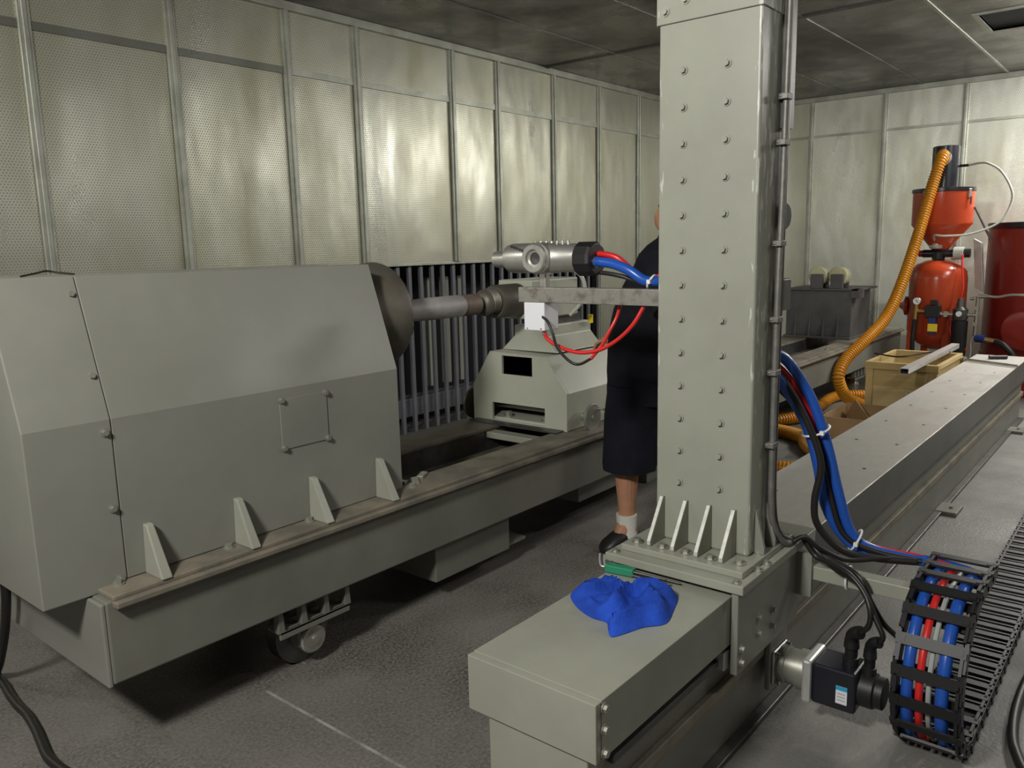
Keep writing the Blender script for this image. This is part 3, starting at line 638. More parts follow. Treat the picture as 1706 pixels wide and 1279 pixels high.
# hoses: from behind the column, over the outrigger and round the chain
def chain_path(y, off=0, s0=.05, s1=.98, st=.06):
    out = []; s = s0
    while s < s1:
        p, t, n = chain_at(s); out.append((p.x+n.x*off, y, p.z+n.z*off)); s += st
    return out
obj('air_hose', MB().tube([(2.33, .99, 1.13), (2.36, .935, 1.12), (2.4, .894, 1.081), (2.44, .837, .97), (2.48, .798, .827), (2.52, .77, .668), (2.55, .735, .535), (2.575, .67, .485), (2.60, .55, .470)]+chain_path(.478), .0155, 12, 4), M['bluehose'], None, base=(2.44, .84, 0),
    label='thick blue hose dropping behind the column, uppermost of the bundle', cat='hose', group='hoses into the cable chain')
obj('air_hose', MB().tube([(2.33, .99, 1.07), (2.36, .933, 1.056), (2.4, .891, .989), (2.44, .847, .885), (2.48, .825, .765), (2.52, .809, .622), (2.56, .761, .515), (2.585, .69, .472), (2.61, .52, .472)]+chain_path(.392), .0165, 12, 4), M['bluehose'], None, base=(2.46, .84, 0),
    label='thick blue hose dropping behind the column, lower one of the bundle', cat='hose', group='hoses into the cable chain')
obj('air_hose', MB().tube([(2.34, .99, 1.10), (2.38, .943, 1.09), (2.42, .891, 1.024), (2.46, .846, .919), (2.5, .812, .80), (2.535, .785, .655), (2.565, .745, .525), (2.59, .67, .487), (2.61, .53, .478)]+chain_path(.447, .004), .010, 10, 4), M['redhose'], None, base=(2.5, .82, 0),
    label='slim red hose between the thick blue ones, running into the chain', cat='hose', group='hoses into the cable chain')
obj('signal_cable', MB().tube(chain_path(.425, -.002, .03, .98), .007, 8, 3), M['greyhose'], None, base=(2.45, .425, 0), label='thin pale grey cable inside the cable chain loop', cat='cable')
obj('power_cable', MB().tube([(2.34, .99, 1.07), (2.37, .938, 1.064), (2.39, .886, 1.0), (2.41, .835, .9), (2.43, .798, .778), (2.44, .816, .655), (2.455, .808, .572), (2.49, .745, .495), (2.53, .66, .475), (2.58, .55, .472)], .011, 10), M['rubber'], None, base=(2.43, .8, .5), label='black cable bowing out of the blue hose bundle', cat='cable')
obj('power_cable', MB().tube([(2.35, .99, 1.045), (2.40, .91, .99), (2.45, .845, .88), (2.49, .808, .76), (2.52, .79, .64), (2.535, .752, .53), (2.56, .66, .486), (2.6, .50, .47)], .009, 10), M['rubber'], None, base=(2.47, .82, .5), label='black cable running straight among the blue hoses', cat='cable')
def tie(c, ax, ay, r, name, label):
    c = Vector(c); n = 24; pts = [c+ax*math.cos(2*PI*i/n)*r+ay*math.sin(2*PI*i/n)*r for i in range(n+1)]
    m = MB().tube(pts, .0035, 6, 1); m.obox(pts[0], (.006, 0, 0), (0, .006, 0), (0, 0, .006))
    obj(name, m, M['tie'], None, base=c, label=label, cat='cable tie')
def frame(d):
    d = Vector(d).normalized(); a = d.cross(Vector((0, 0, 1))).normalized(); return a, d.cross(a).normalized()
a, b = frame((.04, -.04, -.15)); tie((2.458, .828, .872), a, b, .043, 'cable_tie', 'white cable tie round the bundle above the track cover')
a, b = frame((.03, -.09, -.05)); tie((2.563, .725, .508), a, b, .038, 'cable_tie', 'white cable tie round the bundle beside the outrigger')
tie((2.43, .70, .434), Vector((1, 0, 0)), Vector((0, 0, 1)), .036, 'cable_tie', 'thin white cable tie round the outrigger tube')
# gun hoses
obj('gun_hose', MB().tube([(2.172, 1.475, 1.394), (2.17, 1.421, 1.394), (2.168, 1.365, 1.386), (2.168, 1.311, 1.366), (2.18, 1.264, 1.336), (2.215, 1.222, 1.332), (2.31, 1.215, 1.30), (2.375, 1.12, 1.23), (2.36, 1.0, 1.16)], .0155, 12), M['bluehose'], None, base=(2.17, 1.4, 1.36), label='thick blue hose plugged into the black cap of the blast gun', cat='hose')
obj('hose_ferrule', MB().cyl((2.172, 1.482, 1.394), (2.17, 1.435, 1.394), .0175, 16), M['steel'], None, base=(2.17, 1.46, 1.38), label='steel ferrule on the blue blast gun hose', cat='ferrule')
obj('gun_hose', MB().tube([(2.19, 1.462, 1.418), (2.185, 1.421, 1.418), (2.19, 1.372, 1.406), (2.205, 1.33, 1.37), (2.215, 1.28, 1.335), (2.235, 1.225, 1.352), (2.32, 1.22, 1.335), (2.38, 1.12, 1.26)], .0095, 10), M['redhose'], None, base=(2.19, 1.4, 1.36), label='slim red hose from the blast gun cap', cat='hose')
obj('gun_cable', MB().tube([(2.20, 1.445, 1.36), (2.20, 1.40, 1.355), (2.205, 1.35, 1.345), (2.22, 1.29, 1.325), (2.24, 1.225, 1.322), (2.34, 1.22, 1.28)], .007, 8), M['rubber'], None, base=(2.2, 1.35, 1.33), label='thin black cable below the blue blast gun hose', cat='cable')
a, b = frame((.012, -.05, -.03)); tie((2.19, 1.250, 1.334), a, b, .021, 'cable_tie', 'white cable tie on the blast gun hoses beside the column')
obj('box_cable', MB().tube([(2.17, 1.645, 1.155), (2.155, 1.62, 1.140), (2.15, 1.586, 1.125), (2.15, 1.538, 1.110), (2.15, 1.478, 1.105), (2.15, 1.409, 1.119), (2.15, 1.342, 1.156), (2.15, 1.288, 1.205), (2.162, 1.259, 1.258)], .0065, 10), M['redhose'], None, base=(2.15, 1.478, 1.1), label='red cable sagging from the white box up to the tool arm', cat='cable')
obj('box_cable', MB().tube([(2.142, 1.63, 1.215), (2.125, 1.60, 1.205), (2.12, 1.575, 1.17), (2.125, 1.56, 1.12), (2.14, 1.524, 1.076), (2.15, 1.491, 1.066), (2.15, 1.444, 1.088)], .0048, 10), M['rubber'], None, base=(2.14, 1.5, 1.06), label='black cable looping from the side of the white box', cat='cable')
obj('box_cable', MB().tube([(2.15, 1.444, 1.088), (2.16, 1.409, 1.132), (2.17, 1.385, 1.18), (2.185, 1.37, 1.22), (2.19, 1.36, 1.258)], .0055, 10), M['redhose'], None, base=(2.16, 1.41, 1.08), label='short red sleeve carrying the black loop up to the arm', cat='cable')
# motor leads
for pts, lab in (([(2.30, .622, .333), (2.292, .60, .365), (2.295, .60, .41), (2.315, .625, .45), (2.335, .674, .486), (2.37, .748, .494), (2.385, .79, .50), (2.38, .825, .548)], 'braided black lead arching from the upright motor plug'),
                 ([(2.30, .57, .318), (2.292, .562, .345), (2.30, .585, .385), (2.315, .615, .434), (2.335, .657, .472), (2.37, .73, .482), (2.40, .79, .51), (2.395, .828, .552)], 'braided black lead from the rear motor plug'),
                 ([(2.40, .535, .29), (2.385, .555, .315), (2.365, .582, .35), (2.36, .618, .41), (2.365, .650, .470), (2.39, .705, .485), (2.41, .78, .50), (2.40, .828, .55)], 'plain black lead running across to the cable chain'),
                 ([(2.31, .835, .556), (2.36, .815, .56), (2.40, .78, .52), (2.46, .72, .478), (2.53, .64, .478), (2.59, .56, .474)], 'black braided lead along the outrigger tube')):
    obj('motor_lead', MB().tube(pts, .008, 10), M['rubber'], None, base=pts[0], label=lab, cat='cable')

# ------------------------------------------------------------------ things on the track cover
def cloth():
    # crumpled cloth: outline on the cover, folds raised above it
    out = [(1.70, 1.215), (1.735, 1.225), (1.79, 1.205), (1.835, 1.187), (1.80, 1.147), (1.812, 1.135), (1.815, 1.10), (1.862, 1.092), (1.895, 1.065), (1.892, 1.01), (1.868, .978), (1.80, .953), (1.715, .93), (1.662, .965), (1.605, .985), (1.572, 1.003), (1.60, 1.03), (1.63, 1.055), (1.63, 1.10), (1.655, 1.16)]
    o = [Vector((x, y, 0)) for x, y in spline2(out)]
    c = Vector((1.735, 1.06, 0)); n = len(o); rings = 16; vs = []; fs = []
    for k in range(rings+1):
        f = k/rings
        for q in o:
            p = c.lerp(q, f)
            fold = abs(noise.noise(Vector((p.x*11+2*p.y*6, p.y*9-p.x*5, 3.1))))
            fold2 = noise.noise(Vector((p.x*28, p.y*24, 1.7)))
            edge = (1-f**5)
            z = .5025+edge*(.012+.052*max(0, .34-fold)*2.2+.008*fold2)+.012*math.sin(min(1, (1-f)*6)*PI/2)*(1-.4*f)
            vs.append((p.x, p.y, z))
    for k in range(rings):
        for i in range(n):
            j = (i+1) % n; fs.append((k*n+i, k*n+j, (k+1)*n+j, (k+1)*n+i))
    m = MB(); m.add(vs, fs, True); b = rings*n
    low = [(v[0], v[1], .5012) for v in vs[b:]]
    m.add(vs[b:]+low, [(i, (i+1) % n, (i+1) % n+n, i+n) for i in range(n)], True)
    return m
def spline2(p):
    N = len(p); out = []
    for i in range(N):
        a, b, c, d = (Vector((*p[(i+k) % N], 0)) for k in (-1, 0, 1, 2))
        for k in range(4):
            t = k/4; q = .5*((2*b)+(c-a)*t+(2*a-5*b+4*c-d)*t*t+(3*b-a-3*c+d)*t**3); out.append((q.x, q.y))
    return out
obj('cleaning_cloth', cloth(), M['cloth'], None, base=(1.73, 1.06, .5005), label='crumpled bright blue cloth lying on the track end cover', cat='cloth')
hk = thing('hex_key_set', 'green-handled folding hex key set leaning against the carriage', 'tool', (1.91, 1.13, .5005))
obj('handle', MB().obox((1.915, 1.19, .514), (.013, .002, 0), (-.006, .045, 0), (0, 0, .012)), M['green'], hk, bevel=.004)
for dx, dz, L, r in ((-.007, -.004, .12, .0028), (.0, .004, .10, .0035), (.008, .0, .14, .003)):
    obj('key', MB().cyl((1.912+dx+.003, 1.15, .514+dz), (1.912+dx+.02, 1.15-L, .512+dz-.003), r, 8), M['darksteel'], hk)
for dy in (.0, .016): obj('bent_key', MB().tube([(1.905, 1.232+dy-.01, .515), (1.902, 1.242+dy-.01, .518), (1.902, 1.246+dy-.01, .535), (1.903, 1.246+dy-.01, .553)], .003, 8), M['alu'], hk)

# ------------------------------------------------------------------ crate, tube, carton and tools beside the track
cr = thing('wooden_crate', 'open pale pine crate standing on the floor beside the track', 'crate', (6.55, 1.5, 0))
cx0, cx1, cy0, cy1, ct = 6.2, 6.95, 1.262, 1.735, .545
for k in range(3):
    z0, z1 = .03+k*.172, .03+(k+1)*.172-.004
    obj('board', MB().box(cx0, cx0+.016, cy0+.0, cy1, z0, z1), M['wood'], cr, bevel=.002)
    obj('board', MB().box(cx1-.016, cx1, cy0, cy1, z0, z1), M['wood'], cr, bevel=.002)
    obj('board', MB().box(cx0+.018, cx1-.018, cy0, cy0+.016, z0, z1), M['wood'], cr, bevel=.002)
    obj('board', MB().box(cx0+.018, cx1-.018, cy1-.016, cy1, z0, z1), M['wood'], cr, bevel=.002)
obj('bottom_board', MB().box(cx0, cx1, cy0, cy1, .0, .026), M['wood'], cr)
for a, b in ((cx0-.018, cy1-.05), (cx0-.018, cy0), (cx1, cy1-.05), (cx1, cy0)): obj('corner_post', MB().box(a, a+.018, b, b+.05, 0, ct-.04), M['woodedge'], cr, bevel=.002)
obj('rim', MB().box(cx0-.02, cx0+.02, cy0-.01, cy1+.01, ct-.04, ct+.012), M['woodedge'], cr, bevel=.003)
obj('rim', MB().box(cx1-.02, cx1+.02, cy0-.01, cy1+.01, ct-.04, ct+.012), M['woodedge'], cr, bevel=.003)
obj('rim', MB().box(cx0+.021, cx1-.021, cy0-.012, cy0+.018, ct-.02, ct+.012), M['woodedge'], cr, bevel=.003)
obj('rim', MB().box(cx0+.021, cx1-.021, cy1-.018, cy1+.012, ct-.02, ct+.012), M['woodedge'], cr, bevel=.003)
obj('stamp', MB().box(cx0-.0012, cx0, 1.40, 1.47, .25, .36), mat('grey stamp', (.33, .30, .22), .7, 0, .8, 60, vcol=(.6, .5, .3)), cr)
obj('packing_wire', MB().tube([(6.55, 1.78, .57), (6.45, 1.60, .568), (6.5, 1.5, .58), (6.7, 1.42, .585), (6.9, 1.33, .57)], .006, 8), M['rubber'], None, base=(6.5, 1.5, .565), label='black flexible lead lying across the top of the pine crate', cat='cable')
obj('square_tube', MB().shell('x', 5.69, 7.24, [(1.33, .559), (1.385, .559), (1.385, .597), (1.33, .597), (1.33, .5591)], .003), M['alu'], None, base=(6.5, 1.355, .559), label='length of silver square tube resting on the pine crate rim', cat='metal tube')
cb = thing('cardboard_box', 'open brown cardboard box on the floor in front of the crate', 'box', (5.85, 1.66, 0))
bx0, bx1, by0, by1, bz = 5.55, 6.12, 1.40, 1.84, .25
for nm, m in (('side', MB().box(bx0, bx0+.006, by0, by1, 0, bz)), ('side', MB().box(bx1-.006, bx1, by0, by1, 0, bz)), ('side', MB().box(bx0, bx1, by0, by0+.006, 0, bz)), ('side', MB().box(bx0, bx1, by1-.006, by1, 0, bz)), ('base', MB().box(bx0, bx1, by0, by1, 0, .006))): obj(nm, m, M['card'], cb)
obj('flap', MB().obox((5.96, 1.70, .17), (.10, .09, .06), (-.004, .004, 0), (.04, .04, -.07)), M['card'], cb)
rd = thing('torque_wrench', 'chrome bar wrench with black grip lying across the far track end', 'wrench', (6.85, 1.03, .5005))
obj('bar', MB().cyl((6.945, 1.235, .514), (6.745, .86, .514), .010, 14).revolve((6.955, 1.253, .514), (-.2, -.375, 0), [(0, .012), (.005, .02), (.03, .02), (.035, .012)], 16), M['steel'], rd)
obj('grip', MB().cyl((7.13, 1.10, .516), (7.20, .99, .516), .015, 12), M['rubber'], rd)

# ------------------------------------------------------------------ corrugated hoses
def corr(pts, r, pitch=.023):
    P = spline([Vector(p) for p in pts], 40); L = [0]
    for a, b in zip(P[:-1], P[1:]): L.append(L[-1]+(b-a).length)
    out = []; s = 0; i = 0
    while s < L[-1]:
        while L[i+1] < s: i += 1
        out.append(P[i].lerp(P[i+1], (s-L[i])/(L[i+1]-L[i]))); s += pitch/4
    return MB().tube(out, r, 14, 1, rad=lambda k: r if k % 4 in (0, 1) else r*.80)
obj('corrugated_hose', corr([(8.28, 1.757, 2.14), (8.22, 1.745, 2.16), (8.15, 1.751, 2.094), (8.1, 1.791, 1.887), (7.95, 1.846, 1.469), (7.7, 1.908, 1.015), (7.5, 1.966, .754), (7.2, 2.044, .582), (7.0, 2.117, .463), (6.87, 2.135, .359), (6.86, 2.13, .26), (6.95, 2.09, .13), (7.08, 2.0, .055), (7.14, 1.90, .05), (7.16, 1.78, .05)], .050), M['hose'], None, base=(7.1, 1.95, 0), label='amber corrugated hose hanging from the black cylinder to the floor', cat='hose', group='corrugated hoses')
obj('corrugated_hose', corr([(5.95, 2.75, .05), (6.03, 2.56, .05), (6.16, 2.36, .05), (6.42, 2.25, .05), (6.85, 2.28, .05), (7.25, 2.32, .05), (7.45, 2.28, .05), (7.6, 2.1, .05)], .047), M['hose'], None, base=(6.4, 2.3, 0), label='amber corrugated hose lying on the floor half under the lathe bed', cat='hose', group='corrugated hoses')
obj('corrugated_hose', corr([(5.62, 2.72, .05), (5.70, 2.50, .05), (5.80, 2.27, .05), (5.70, 2.02, .05), (5.48, 1.90, .05), (5.28, 1.74, .05), (5.15, 1.56, .05), (4.98, 1.55, .05), (4.86, 1.70, .05), (4.80, 1.87, .05), (4.70, 2.08, .05), (4.6, 2.25, .05)], .048), M['hose'], None, base=(5.2, 1.8, 0), label='amber corrugated hose bent round in front of the cardboard box', cat='hose', group='corrugated hoses')

# ------------------------------------------------------------------ blasting machine
bp = thing('blast_machine', 'orange-red blast pot on legs with a hopper and black cyclone above', 'blast machine', (8.4, 1.76, 0))
C = Vector((8.42, 1.76, 0))
def P(dx, dy, z): return (C.x+dx, C.y+dy, z)
obj('pot', MB().revolve(P(0, 0, 0), (0, 0, 1), [(.40, .05), (.45, .15), (.52, .22), (.58, .245), (1.06, .245), (1.13, .235), (1.19, .19), (1.225, .11), (1.235, .04)], 48), M['orangepaint'], bp)
for a in (.6, 2.2, 3.75, 5.3):
    x, y = .225*math.cos(a), .225*math.sin(a)
    obj('leg', MB().box(C.x+x-.02, C.x+x+.02, C.y+y-.028, C.y+y+.028, 0, .68), M['orangepaint'], bp, bevel=.004)
obj('hopper', MB().revolve(P(0, 0, 0), (0, 0, 1), [(1.29, .06), (1.33, .075), (1.55, .252), (1.56, .255), (1.86, .255), (1.862, .24)], 48), M['orangepaint'], bp)
lid = obj('hopper_lid', MB().revolve(P(0, 0, 0), (0, 0, 1), [(1.84, .257), (1.845, .264), (1.872, .264), (1.876, .258), (1.876, .1)], 48), M['blackp'], bp)
cyc = obj('cyclone', MB().revolve(P(0, 0, 0), (0, 0, 1), [(1.874, .112), (2.245, .112), (2.25, .106), (2.25, .02)], 40), M['blackp'], bp)
obj('inlet_flange', MB().revolve(P(-.10, 0, 2.14), (-1, 0, 0), [(0, .068), (.018, .068), (.02, .064), (.02, .045), (.06, .045)], 28), M['steel'], cyc)
obj('side_nozzle', MB().cyl(P(.02, -.10, 2.07), P(.0, -.19, 2.07), .012, 10), M['black'], cyc)
for a in (2.75, 4.25, 5.6):
    x, y = math.cos(a), math.sin(a)
    lt = obj('latch', MB().obox(P(.262*x, .262*y, 1.82), (-.016*y, .016*x, 0), (.008*x, .008*y, 0), (0, 0, .04)), M['steel'], lid, bevel=.003)
    obj('latch_lever', MB().obox(P(.278*x, .278*y, 1.755), (-.006*y, .006*x, 0), (.004*x, .004*y, 0), (0, 0, .035)), M['darksteel'], bp)
obj('fill_valve', MB().cyl(P(-.05, 0, 1.235), P(-.05, 0, 1.30), .055, 20).cyl(P(-.06, .13, 1.29), P(-.06, -.13, 1.29), .036, 18), M['blackp'], bp)
obj('valve_knob', MB().cyl(P(-.06, .13, 1.29), P(-.06, .165, 1.29), .03, 16).cyl(P(-.06, .165, 1.29), P(-.06, .20, 1.29), .016, 12), M['redpaint'], bp)
obj('valve_dial', MB().revolve(P(-.09, .02, 1.335), (0, 0, 1), [(0, .05), (.008, .055), (.03, .055), (.036, .03), (.06, .02)], 24), M['alu'], bp)
obj('valve_sleeve', MB().cyl(P(-.06, -.13, 1.29), P(-.06, -.21, 1.29), .058, 24), M['clear'], bp)
obj('valve_cap', MB().cyl(P(-.06, -.21, 1.29), P(-.06, -.26, 1.29), .04, 18), M['black'], bp)
obj('hand_hole', MB().revolve(P(-.03, .235, .80), (-.1, 1, 0), [(0, .09), (.03, .09), (.05, .04), (.08, .02)], 20), M['orangepaint'], bp)
obj('bracket', MB().obox(P(-.02, -.33, 1.18), (.01, .035, .02), (.02, -.004, 0), (0, .02, .22)), M['alu'], bp, bevel=.003)
# air set in front of the pot
ax = C.x-.31
ga = obj('pressure_gauge', MB().revolve((ax+.02, 1.862, .865), (-1, 0, 0), [(0, .036), (.02, .036), (.024, .032)], 24), M['steel'], bp)
obj('dial', MB().revolve((ax-.005, 1.862, .865), (-1, 0, 0), [(0, .030), (.001, .030)], 24), M['glass'], ga)
obj('needle', MB().obox((ax-.008, 1.862, .868), (.001, 0, 0), (0, .010, .012), (0, .0015, -.0012)), M['black'], ga)
obj('pipe_fitting', MB().cyl((ax, 1.875, .775), (ax, 1.79, .775), .016, 12).cyl((ax, 1.868, .70), (ax, 1.862, .835), .017, 12), M['brass'], bp)
obj('pipe_hose', MB().tube([(ax, 1.868, .70), (ax, 1.875, .60), (ax, 1.88, .50), (ax+.02, 1.88, .38), (ax+.03, 1.87, .2)], .020, 10), M['rubber'], bp)
vb = obj('control_valve', MB().box(ax-.03, ax+.04, 1.66, 1.785, .72, .83).box(ax-.02, ax+.03, 1.69, 1.745, .83, .88), M['black'], bp, bevel=.006)
obj('coil', MB().box(ax-.03, ax+.03, 1.69, 1.75, .57, .72), M['navy'], vb, bevel=.004)
obj('coil_label', MB().box(ax-.04, ax-.028, 1.672, 1.752, .595, .665), M['yellow'], vb, bevel=.003)
obj('air_pipe', MB().cyl((ax, 1.66, .755), (ax, 1.56, .755), .018, 12).cyl((ax, 1.45, .755), (ax, 1.375, .755), .018, 12).box(ax-.02, ax+.02, 1.60, 1.63, .73, .78), M['steel'], bp)
fr = obj('filter_regulator', MB().revolve((ax, 1.50, .70), (0, 0, 1), [(0, .05), (.02, .062), (.10, .062), (.115, .045), (.125, .034), (.20, .026), (.20, .01)], 24), M['darksteel'], bp)
obj('bowl', MB().revolve((ax, 1.50, .70), (0, 0, -1), [(0, .066), (.30, .062), (.34, .045), (.36, .01)], 24), M['black'], fr)
obj('regulator_dial', MB().revolve((ax-.062, 1.50, .765), (-1, 0, 0), [(0, .024), (.008, .024)], 18), M['glass'], fr)
obj('tee_pipe', MB().cyl((ax, 1.375, .57), (ax, 1.37, .92), .015, 12).cyl((ax, 1.37, .92), (ax, 1.30, .92), .020, 12).cyl((ax, 1.40, .90), (ax, 1.43, .90), .016, 12).box(ax-.018, ax+.018, 1.355, 1.395, .80, .83).box(ax-.018, ax+.018, 1.357, 1.397, .66, .69), M['steel'], bp)
obj('steel_hose', MB().tube([(ax, 1.30, .92), (ax, 1.22, .915), (ax-.01, 1.12, .935), (ax-.01, 1.0, .935)], .012, 10), M['steel'], bp)
obj('ball_valve', MB().cyl((ax, 1.365, .55), (ax-.02, 1.29, .545), .035, 16), M['navy'], bp)
obj('valve_tail', MB().cyl((ax-.02, 1.29, .545), (ax-.03, 1.21, .535), .02, 12), M['brass'], bp)
obj('drain_chain', MB().tube([(ax, 1.385, .57), (ax-.01, 1.40, .50), (ax-.01, 1.395, .44), (ax-.01, 1.40, .36)], .006, 6), M['alu'], bp)
obj('supply_hose', MB().tube([(ax-.03, 1.21, .535), (ax-.06, 1.13, .50), (ax-.07, 1.05, .40), (ax-.06, .98, .2)], .026, 12), M['rubber'], bp)
obj('pilot_tube', MB().tube([(C.x-.1, 1.55, 1.28), (C.x-.2, 1.53, 1.16), (C.x-.26, 1.50, 1.0), (C.x-.28, 1.51, .90), (C.x-.29, 1.54, .83)], .008, 8), M['redhose'], bp)
obj('pilot_tube', MB().tube([(ax, 1.55, .72), (ax-.02, 1.57, .62), (ax-.02, 1.53, .52), (ax-.02, 1.47, .46), (ax, 1.42, .44)], .008, 8), M['redhose'], bp)
obj('stay_rod', MB().cyl(P(.0, -.26, 1.70), P(.05, -.40, 1.40), .010, 8), M['darksteel'], bp)
obj('vent_tube', MB().tube([(8.42, 1.57, 2.07), (8.38, 1.47, 2.08), (8.35, 1.40, 2.065), (8.35, 1.303, 1.994), (8.35, 1.215, 1.835), (8.35, 1.211, 1.708), (8.3, 1.28, 1.556), (8.22, 1.474, 1.463), (8.16, 1.665, 1.447), (8.18, 1.765, 1.455), (8.28, 1.785, 1.42), (8.33, 1.78, 1.375)], .010, 10), M['clear'], bp)
bt = thing('red_tank', 'large dark red storage tank with a black lid beside the blast pot', 'tank', (8.75, .93, 0))
T = (8.78, .93, 0)
obj('tank_body', MB().revolve(T, (0, 0, 1), [(.0, .40), (.30, .40), (.31, .41), (.33, .50), (1.52, .50), (1.52, .45)], 56), M['redpaint'], bt)
obj('tank_lid', MB().revolve(T, (0, 0, 1), [(1.50, .503), (1.505, .51), (1.55, .51), (1.555, .50), (1.56, .1)], 56), M['blackp'], bt)
obj('manhole', MB().revolve((8.30, 1.02, .62), (-1, .1, 0), [(0, .15), (.06, .15), (.062, .17), (.085, .17), (.09, .155), (.09, .05)], 32), M['redpaint'], bt)
obj('clamp_ring', MB().revolve(T, (0, 0, 1), [(.325, .503), (.325, .512), (.36, .512), (.36, .503)], 56, cap=False), M['redpaint'], bt)

# ------------------------------------------------------------------ loose cables on the floor
obj('floor_cable', MB().tube([(.83, 2.755, .514), (.833, 2.77, .42), (.837, 2.81, .33), (.842, 2.88, .22), (.85, 2.98, .10), (.86, 3.06, .035), (.86, 3.05, .016), (.855, 2.98, .015), (.843, 2.90, .015), (.834, 2.804, .015), (.831, 2.723, .015), (.815, 2.61, .015), (.799, 2.53, .015), (.781, 2.433, .015), (.781, 2.348, .015), (.79, 2.22, .015), (.76, 2.05, .015)], .014, 12), M['rubber'], None, base=(.82, 2.6, 0), label='thick black cable dropping from the lathe end and trailing on the floor', cat='cable')
obj('floor_cable', MB().tube([(3.4, .255, .02), (3.034, .268, .02), (2.841, .276, .02), (2.676, .273, .02), (2.534, .258, .02), (2.448, .235, .02), (2.36, .20, .02), (2.2, .12, .02)], .015, 12), M['rubber'], None, base=(2.6, .26, 0), label='black cable curving on the floor beside the cable chain', cat='cable')

# ------------------------------------------------------------------ the man standing at the tailstock
pe = thing('person', 'man in black T-shirt and dark shorts standing sideways at the tailstock', 'person', (3.3, 1.93, 0))
def skinned(name, pts, edges, m, parent, root=0, sub=2):
    me = bpy.data.meshes.new(name); o3 = ORG[parent]
    me.from_pydata([tuple(Vector(p[:3])-o3) for p in pts], edges, []); o = bpy.data.objects.new(name, me); COL.objects.link(o); o.parent = parent; ORG[o] = o3
    o.modifiers.new('skin', 'SKIN'); sv = me.skin_vertices
    if not sv: me.attributes  # layer made with the modifier
    lay = me.skin_vertices[0].data if me.skin_vertices else None
    if lay:
        for i, p in enumerate(pts):
            r = p[3]; lay[i].radius = (r, p[4] if len(p) > 4 else r); lay[i].use_root = (i == root)
    s_ = o.modifiers.new('sub', 'SUBSURF'); s_.levels = sub; s_.render_levels = sub
    me.materials.append(m); return o
V_ = []; E_ = []
def vert(*p): V_.append(p); return len(V_)-1
def link(*ids):
    for a, b in zip(ids[:-1], ids[1:]): E_.append((a, b))
pel = vert(3.33, 1.87, .92, .13); bel = vert(3.33, 1.88, 1.06, .15); chs = vert(3.33, 1.81, 1.28, .13); nkb = vert(3.33, 1.775, 1.43, .07)
nck = vert(3.33, 1.765, 1.49, .058); jaw = vert(3.33, 1.780, 1.56, .078); skl = vert(3.33, 1.755, 1.64, .092); crn = vert(3.33, 1.745, 1.705, .06)
link(pel, bel, chs, nkb, nck, jaw, skl, crn)
chin = vert(3.33, 1.872, 1.518, .034); link(jaw, chin); nose = vert(3.33, 1.872, 1.585, .013); link(jaw, nose)
for sx in (-1, 1):
    ear = vert(3.33+sx*.088, 1.745, 1.60, .014); link(skl, ear)
# legs
for hx, k, an, hl, to in ((3.25, (3.225, 1.985, .50), (3.215, 1.962, .10), (3.225, 1.925, .045), (3.135, 2.0, .035)), (3.41, (3.44, 1.87, .50), (3.455, 1.83, .10), (3.46, 1.79, .045), (3.44, 1.93, .035))):
    h_ = vert(hx, 1.88, .86, .10); m_ = vert((hx+k[0])/2, (1.88+k[1])/2, .68, .088); kn = vert(*k, .062)
    cf = vert(k[0]-.002, k[1]-.02, .36, .061); lo_ = vert(an[0]+.002, an[1], .20, .043); a_ = vert(*an, .037); he = vert(*hl, .034); t_ = vert(*to, .02)
    link(pel, h_, m_, kn, cf, lo_, a_, t_); link(a_, he)
# arms and hands
def arm(sh, el, wr, hd, fdir, fup):
    s1 = vert(*sh, .046); e1 = vert(*el, .042); w1 = vert(*wr, .029); h1 = vert(*hd, .040, .026); link(chs, s1, e1, w1, h1)
    f = Vector(fdir).normalized(); u = Vector(fup).normalized(); sd = f.cross(u)
    for k in range(4):
        b = Vector(hd)+f*.035+sd*(.027-.018*k); L = (.032, .036, .034, .026)[k]
        a0 = vert(*b, .009); a1 = vert(*(b+f*L), .0085); a2 = vert(*(b+f*(L*1.5)-u*L*.55), .0075); link(h1, a0, a1, a2)
    b = Vector(hd)+sd*.034-f*.005; a0 = vert(*b, .010); a1 = vert(*(b+sd*.022+f*.025), .0095); a2 = vert(*(b+sd*.026+f*.05), .008); link(h1, a0, a1, a2)
arm((3.155, 1.795, 1.36), (3.09, 1.64, 1.12), (3.12, 1.63, .92), (3.125, 1.64, .86), (0, .15, -1), (1, 0, 0))
arm((3.505, 1.80, 1.36), (3.53, 1.93, 1.13), (3.45, 2.14, 1.00), (3.42, 2.20, .985), (-.5, 1, -.7), (0, .5, 1))
body = skinned('body', V_, E_, M['skin'], pe, root=pel)
def ring(cx, cy, z, ax, ay, n=28, tilt=0, wob=0, seed=0):
    return [Vector((cx+ax*math.cos(2*PI*i/n), cy+ay*math.sin(2*PI*i/n), z+tilt*math.sin(2*PI*i/n)))*1 + (Vector((math.cos(2*PI*i/n), math.sin(2*PI*i/n), 0))*wob*noise.noise(Vector((math.cos(2*PI*i/n)*2.2, math.sin(2*PI*i/n)*2.2, z*6+seed)))) for i in range(n)]
def lofted(name, rows, m, parent, wob=.012, seed=0, capped=True):
    R = [ring(*r, wob=wob, seed=seed) for r in rows]
    return obj(name, MB().loft(R, capped), m, parent)
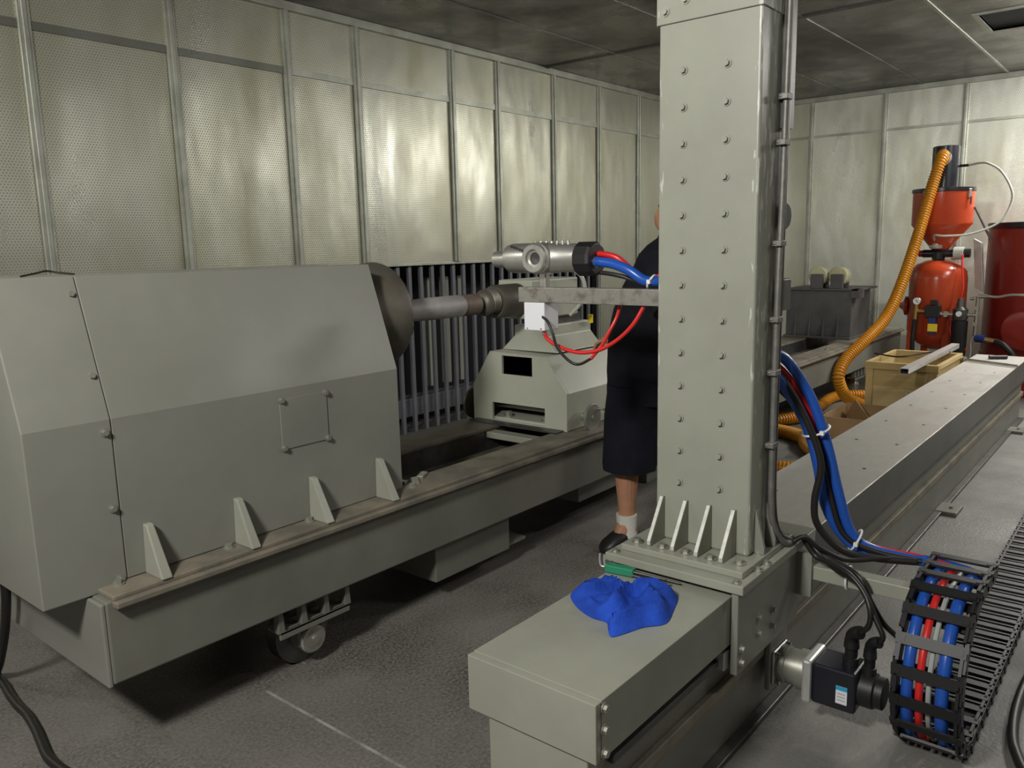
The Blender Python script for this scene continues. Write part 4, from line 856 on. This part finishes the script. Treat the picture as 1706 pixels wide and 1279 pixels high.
T_ = lofted('t_shirt', [(3.33, 1.895, .775, .20, .205), (3.33, 1.898, .86, .203, .212), (3.33, 1.898, .96, .203, .212), (3.33, 1.892, 1.04, .203, .205), (3.33, 1.875, 1.15, .205, .185), (3.33, 1.842, 1.26, .21, .158), (3.33, 1.815, 1.345, .205, .13), (3.33, 1.80, 1.40, .195, .122), (3.33, 1.79, 1.44, .145, .102), (3.33, 1.785, 1.47, .078, .072), (3.33, 1.786, 1.485, .066, .066)], M['shirt'], pe)
def sleeve(a, b, r0, r1):
    a, b = Vector(a), Vector(b); return MB().tube([a, a.lerp(b, .35), a.lerp(b, .7), b], r0, 18, 3, rad=lambda k: r0+(r1-r0)*k/9)
obj('sleeve', sleeve((3.19, 1.80, 1.372), (3.10, 1.675, 1.16), .082, .074), M['shirt'], pe)
obj('sleeve', sleeve((3.47, 1.80, 1.372), (3.527, 1.925, 1.14), .082, .074), M['shirt'], pe)
lofted('shorts', [(3.33, 1.895, .96, .19, .19), (3.33, 1.895, .86, .198, .205), (3.33, 1.90, .79, .20, .205), (3.32, 1.90, .72, .19, .20)], M['shorts'], pe, .01, 3)
lofted('shorts_leg', [(3.245, 1.92, .80, .13, .145), (3.235, 1.935, .66, .128, .138), (3.225, 1.945, .52, .125, .128), (3.222, 1.948, .43, .124, .122), (3.222, 1.948, .395, .122, .118)], M['shorts'], pe, .016, 5)
lofted('shorts_leg', [(3.42, 1.88, .80, .12, .16), (3.435, 1.87, .66, .118, .145), (3.44, 1.865, .52, .115, .135), (3.445, 1.86, .395, .113, .13)], M['shorts'], pe, .016, 9)
for ax_, ay_, dx, dy in ((3.215, 1.962, -.10, .05), (3.455, 1.83, -.02, .10)):
    lofted('sock', [(ax_, ay_, .05, .052, .054), (ax_, ay_, .08, .049, .051), (ax_, ay_, .12, .045, .047), (ax_, ay_, .17, .048, .050)], M['sock'], pe, .003)
    f = Vector((dx, dy, 0)).normalized(); sd = Vector((f.y, -f.x, 0)); rows = []
    for t, wd, hh in ((-.085, .028, .075), (-.07, .04, .085), (-.02, .048, .105), (.04, .049, .105), (.09, .052, .085), (.135, .050, .06), (.165, .034, .036), (.175, .015, .022)):
        c = Vector((ax_, ay_, 0))+f*t*.82; rows.append([c+sd*wd*math.cos(q)+Vector((0, 0, hh*.5+hh*.5*math.sin(q))) for q in [2*PI*i/14 for i in range(14)]])
    sh = obj('shoe', MB().loft(rows), M['rubber'], pe)
hr = []
for z, ax_, ay_, cy_ in ((1.60, .092, .075, 1.765), (1.65, .101, .098, 1.788), (1.69, .096, .098, 1.79), (1.725, .075, .08, 1.788), (1.745, .03, .035, 1.785)): hr.append((3.33, cy_-.045, z, ax_, ay_))
lofted('hair', hr, M['hair'], pe, .004)
for sx in (-1, 1): obj('eye', MB().revolve((3.33+sx*.032, 1.835, 1.612), (0, 1, 0), [(0, .010), (.008, .009), (.011, .004)], 10), M['hair'], pe)
obj('mouth', MB().obox((3.33, 1.868, 1.548), (.022, 0, 0), (0, .003, 0), (0, 0, .003)), mat('lips', (.30, .10, .075), .5), pe)

obj('loose_wire', MB().tube([(.88, 2.47, 1.399), (.93, 2.50, 1.405), (.97, 2.53, 1.41), (1.0, 2.52, 1.404), (1.03, 2.49, 1.399)], .003, 6), M['rubber'], None, base=(.95, 2.5, 1.397), label='thin black wire end lying on top of the lathe guard', cat='wire')
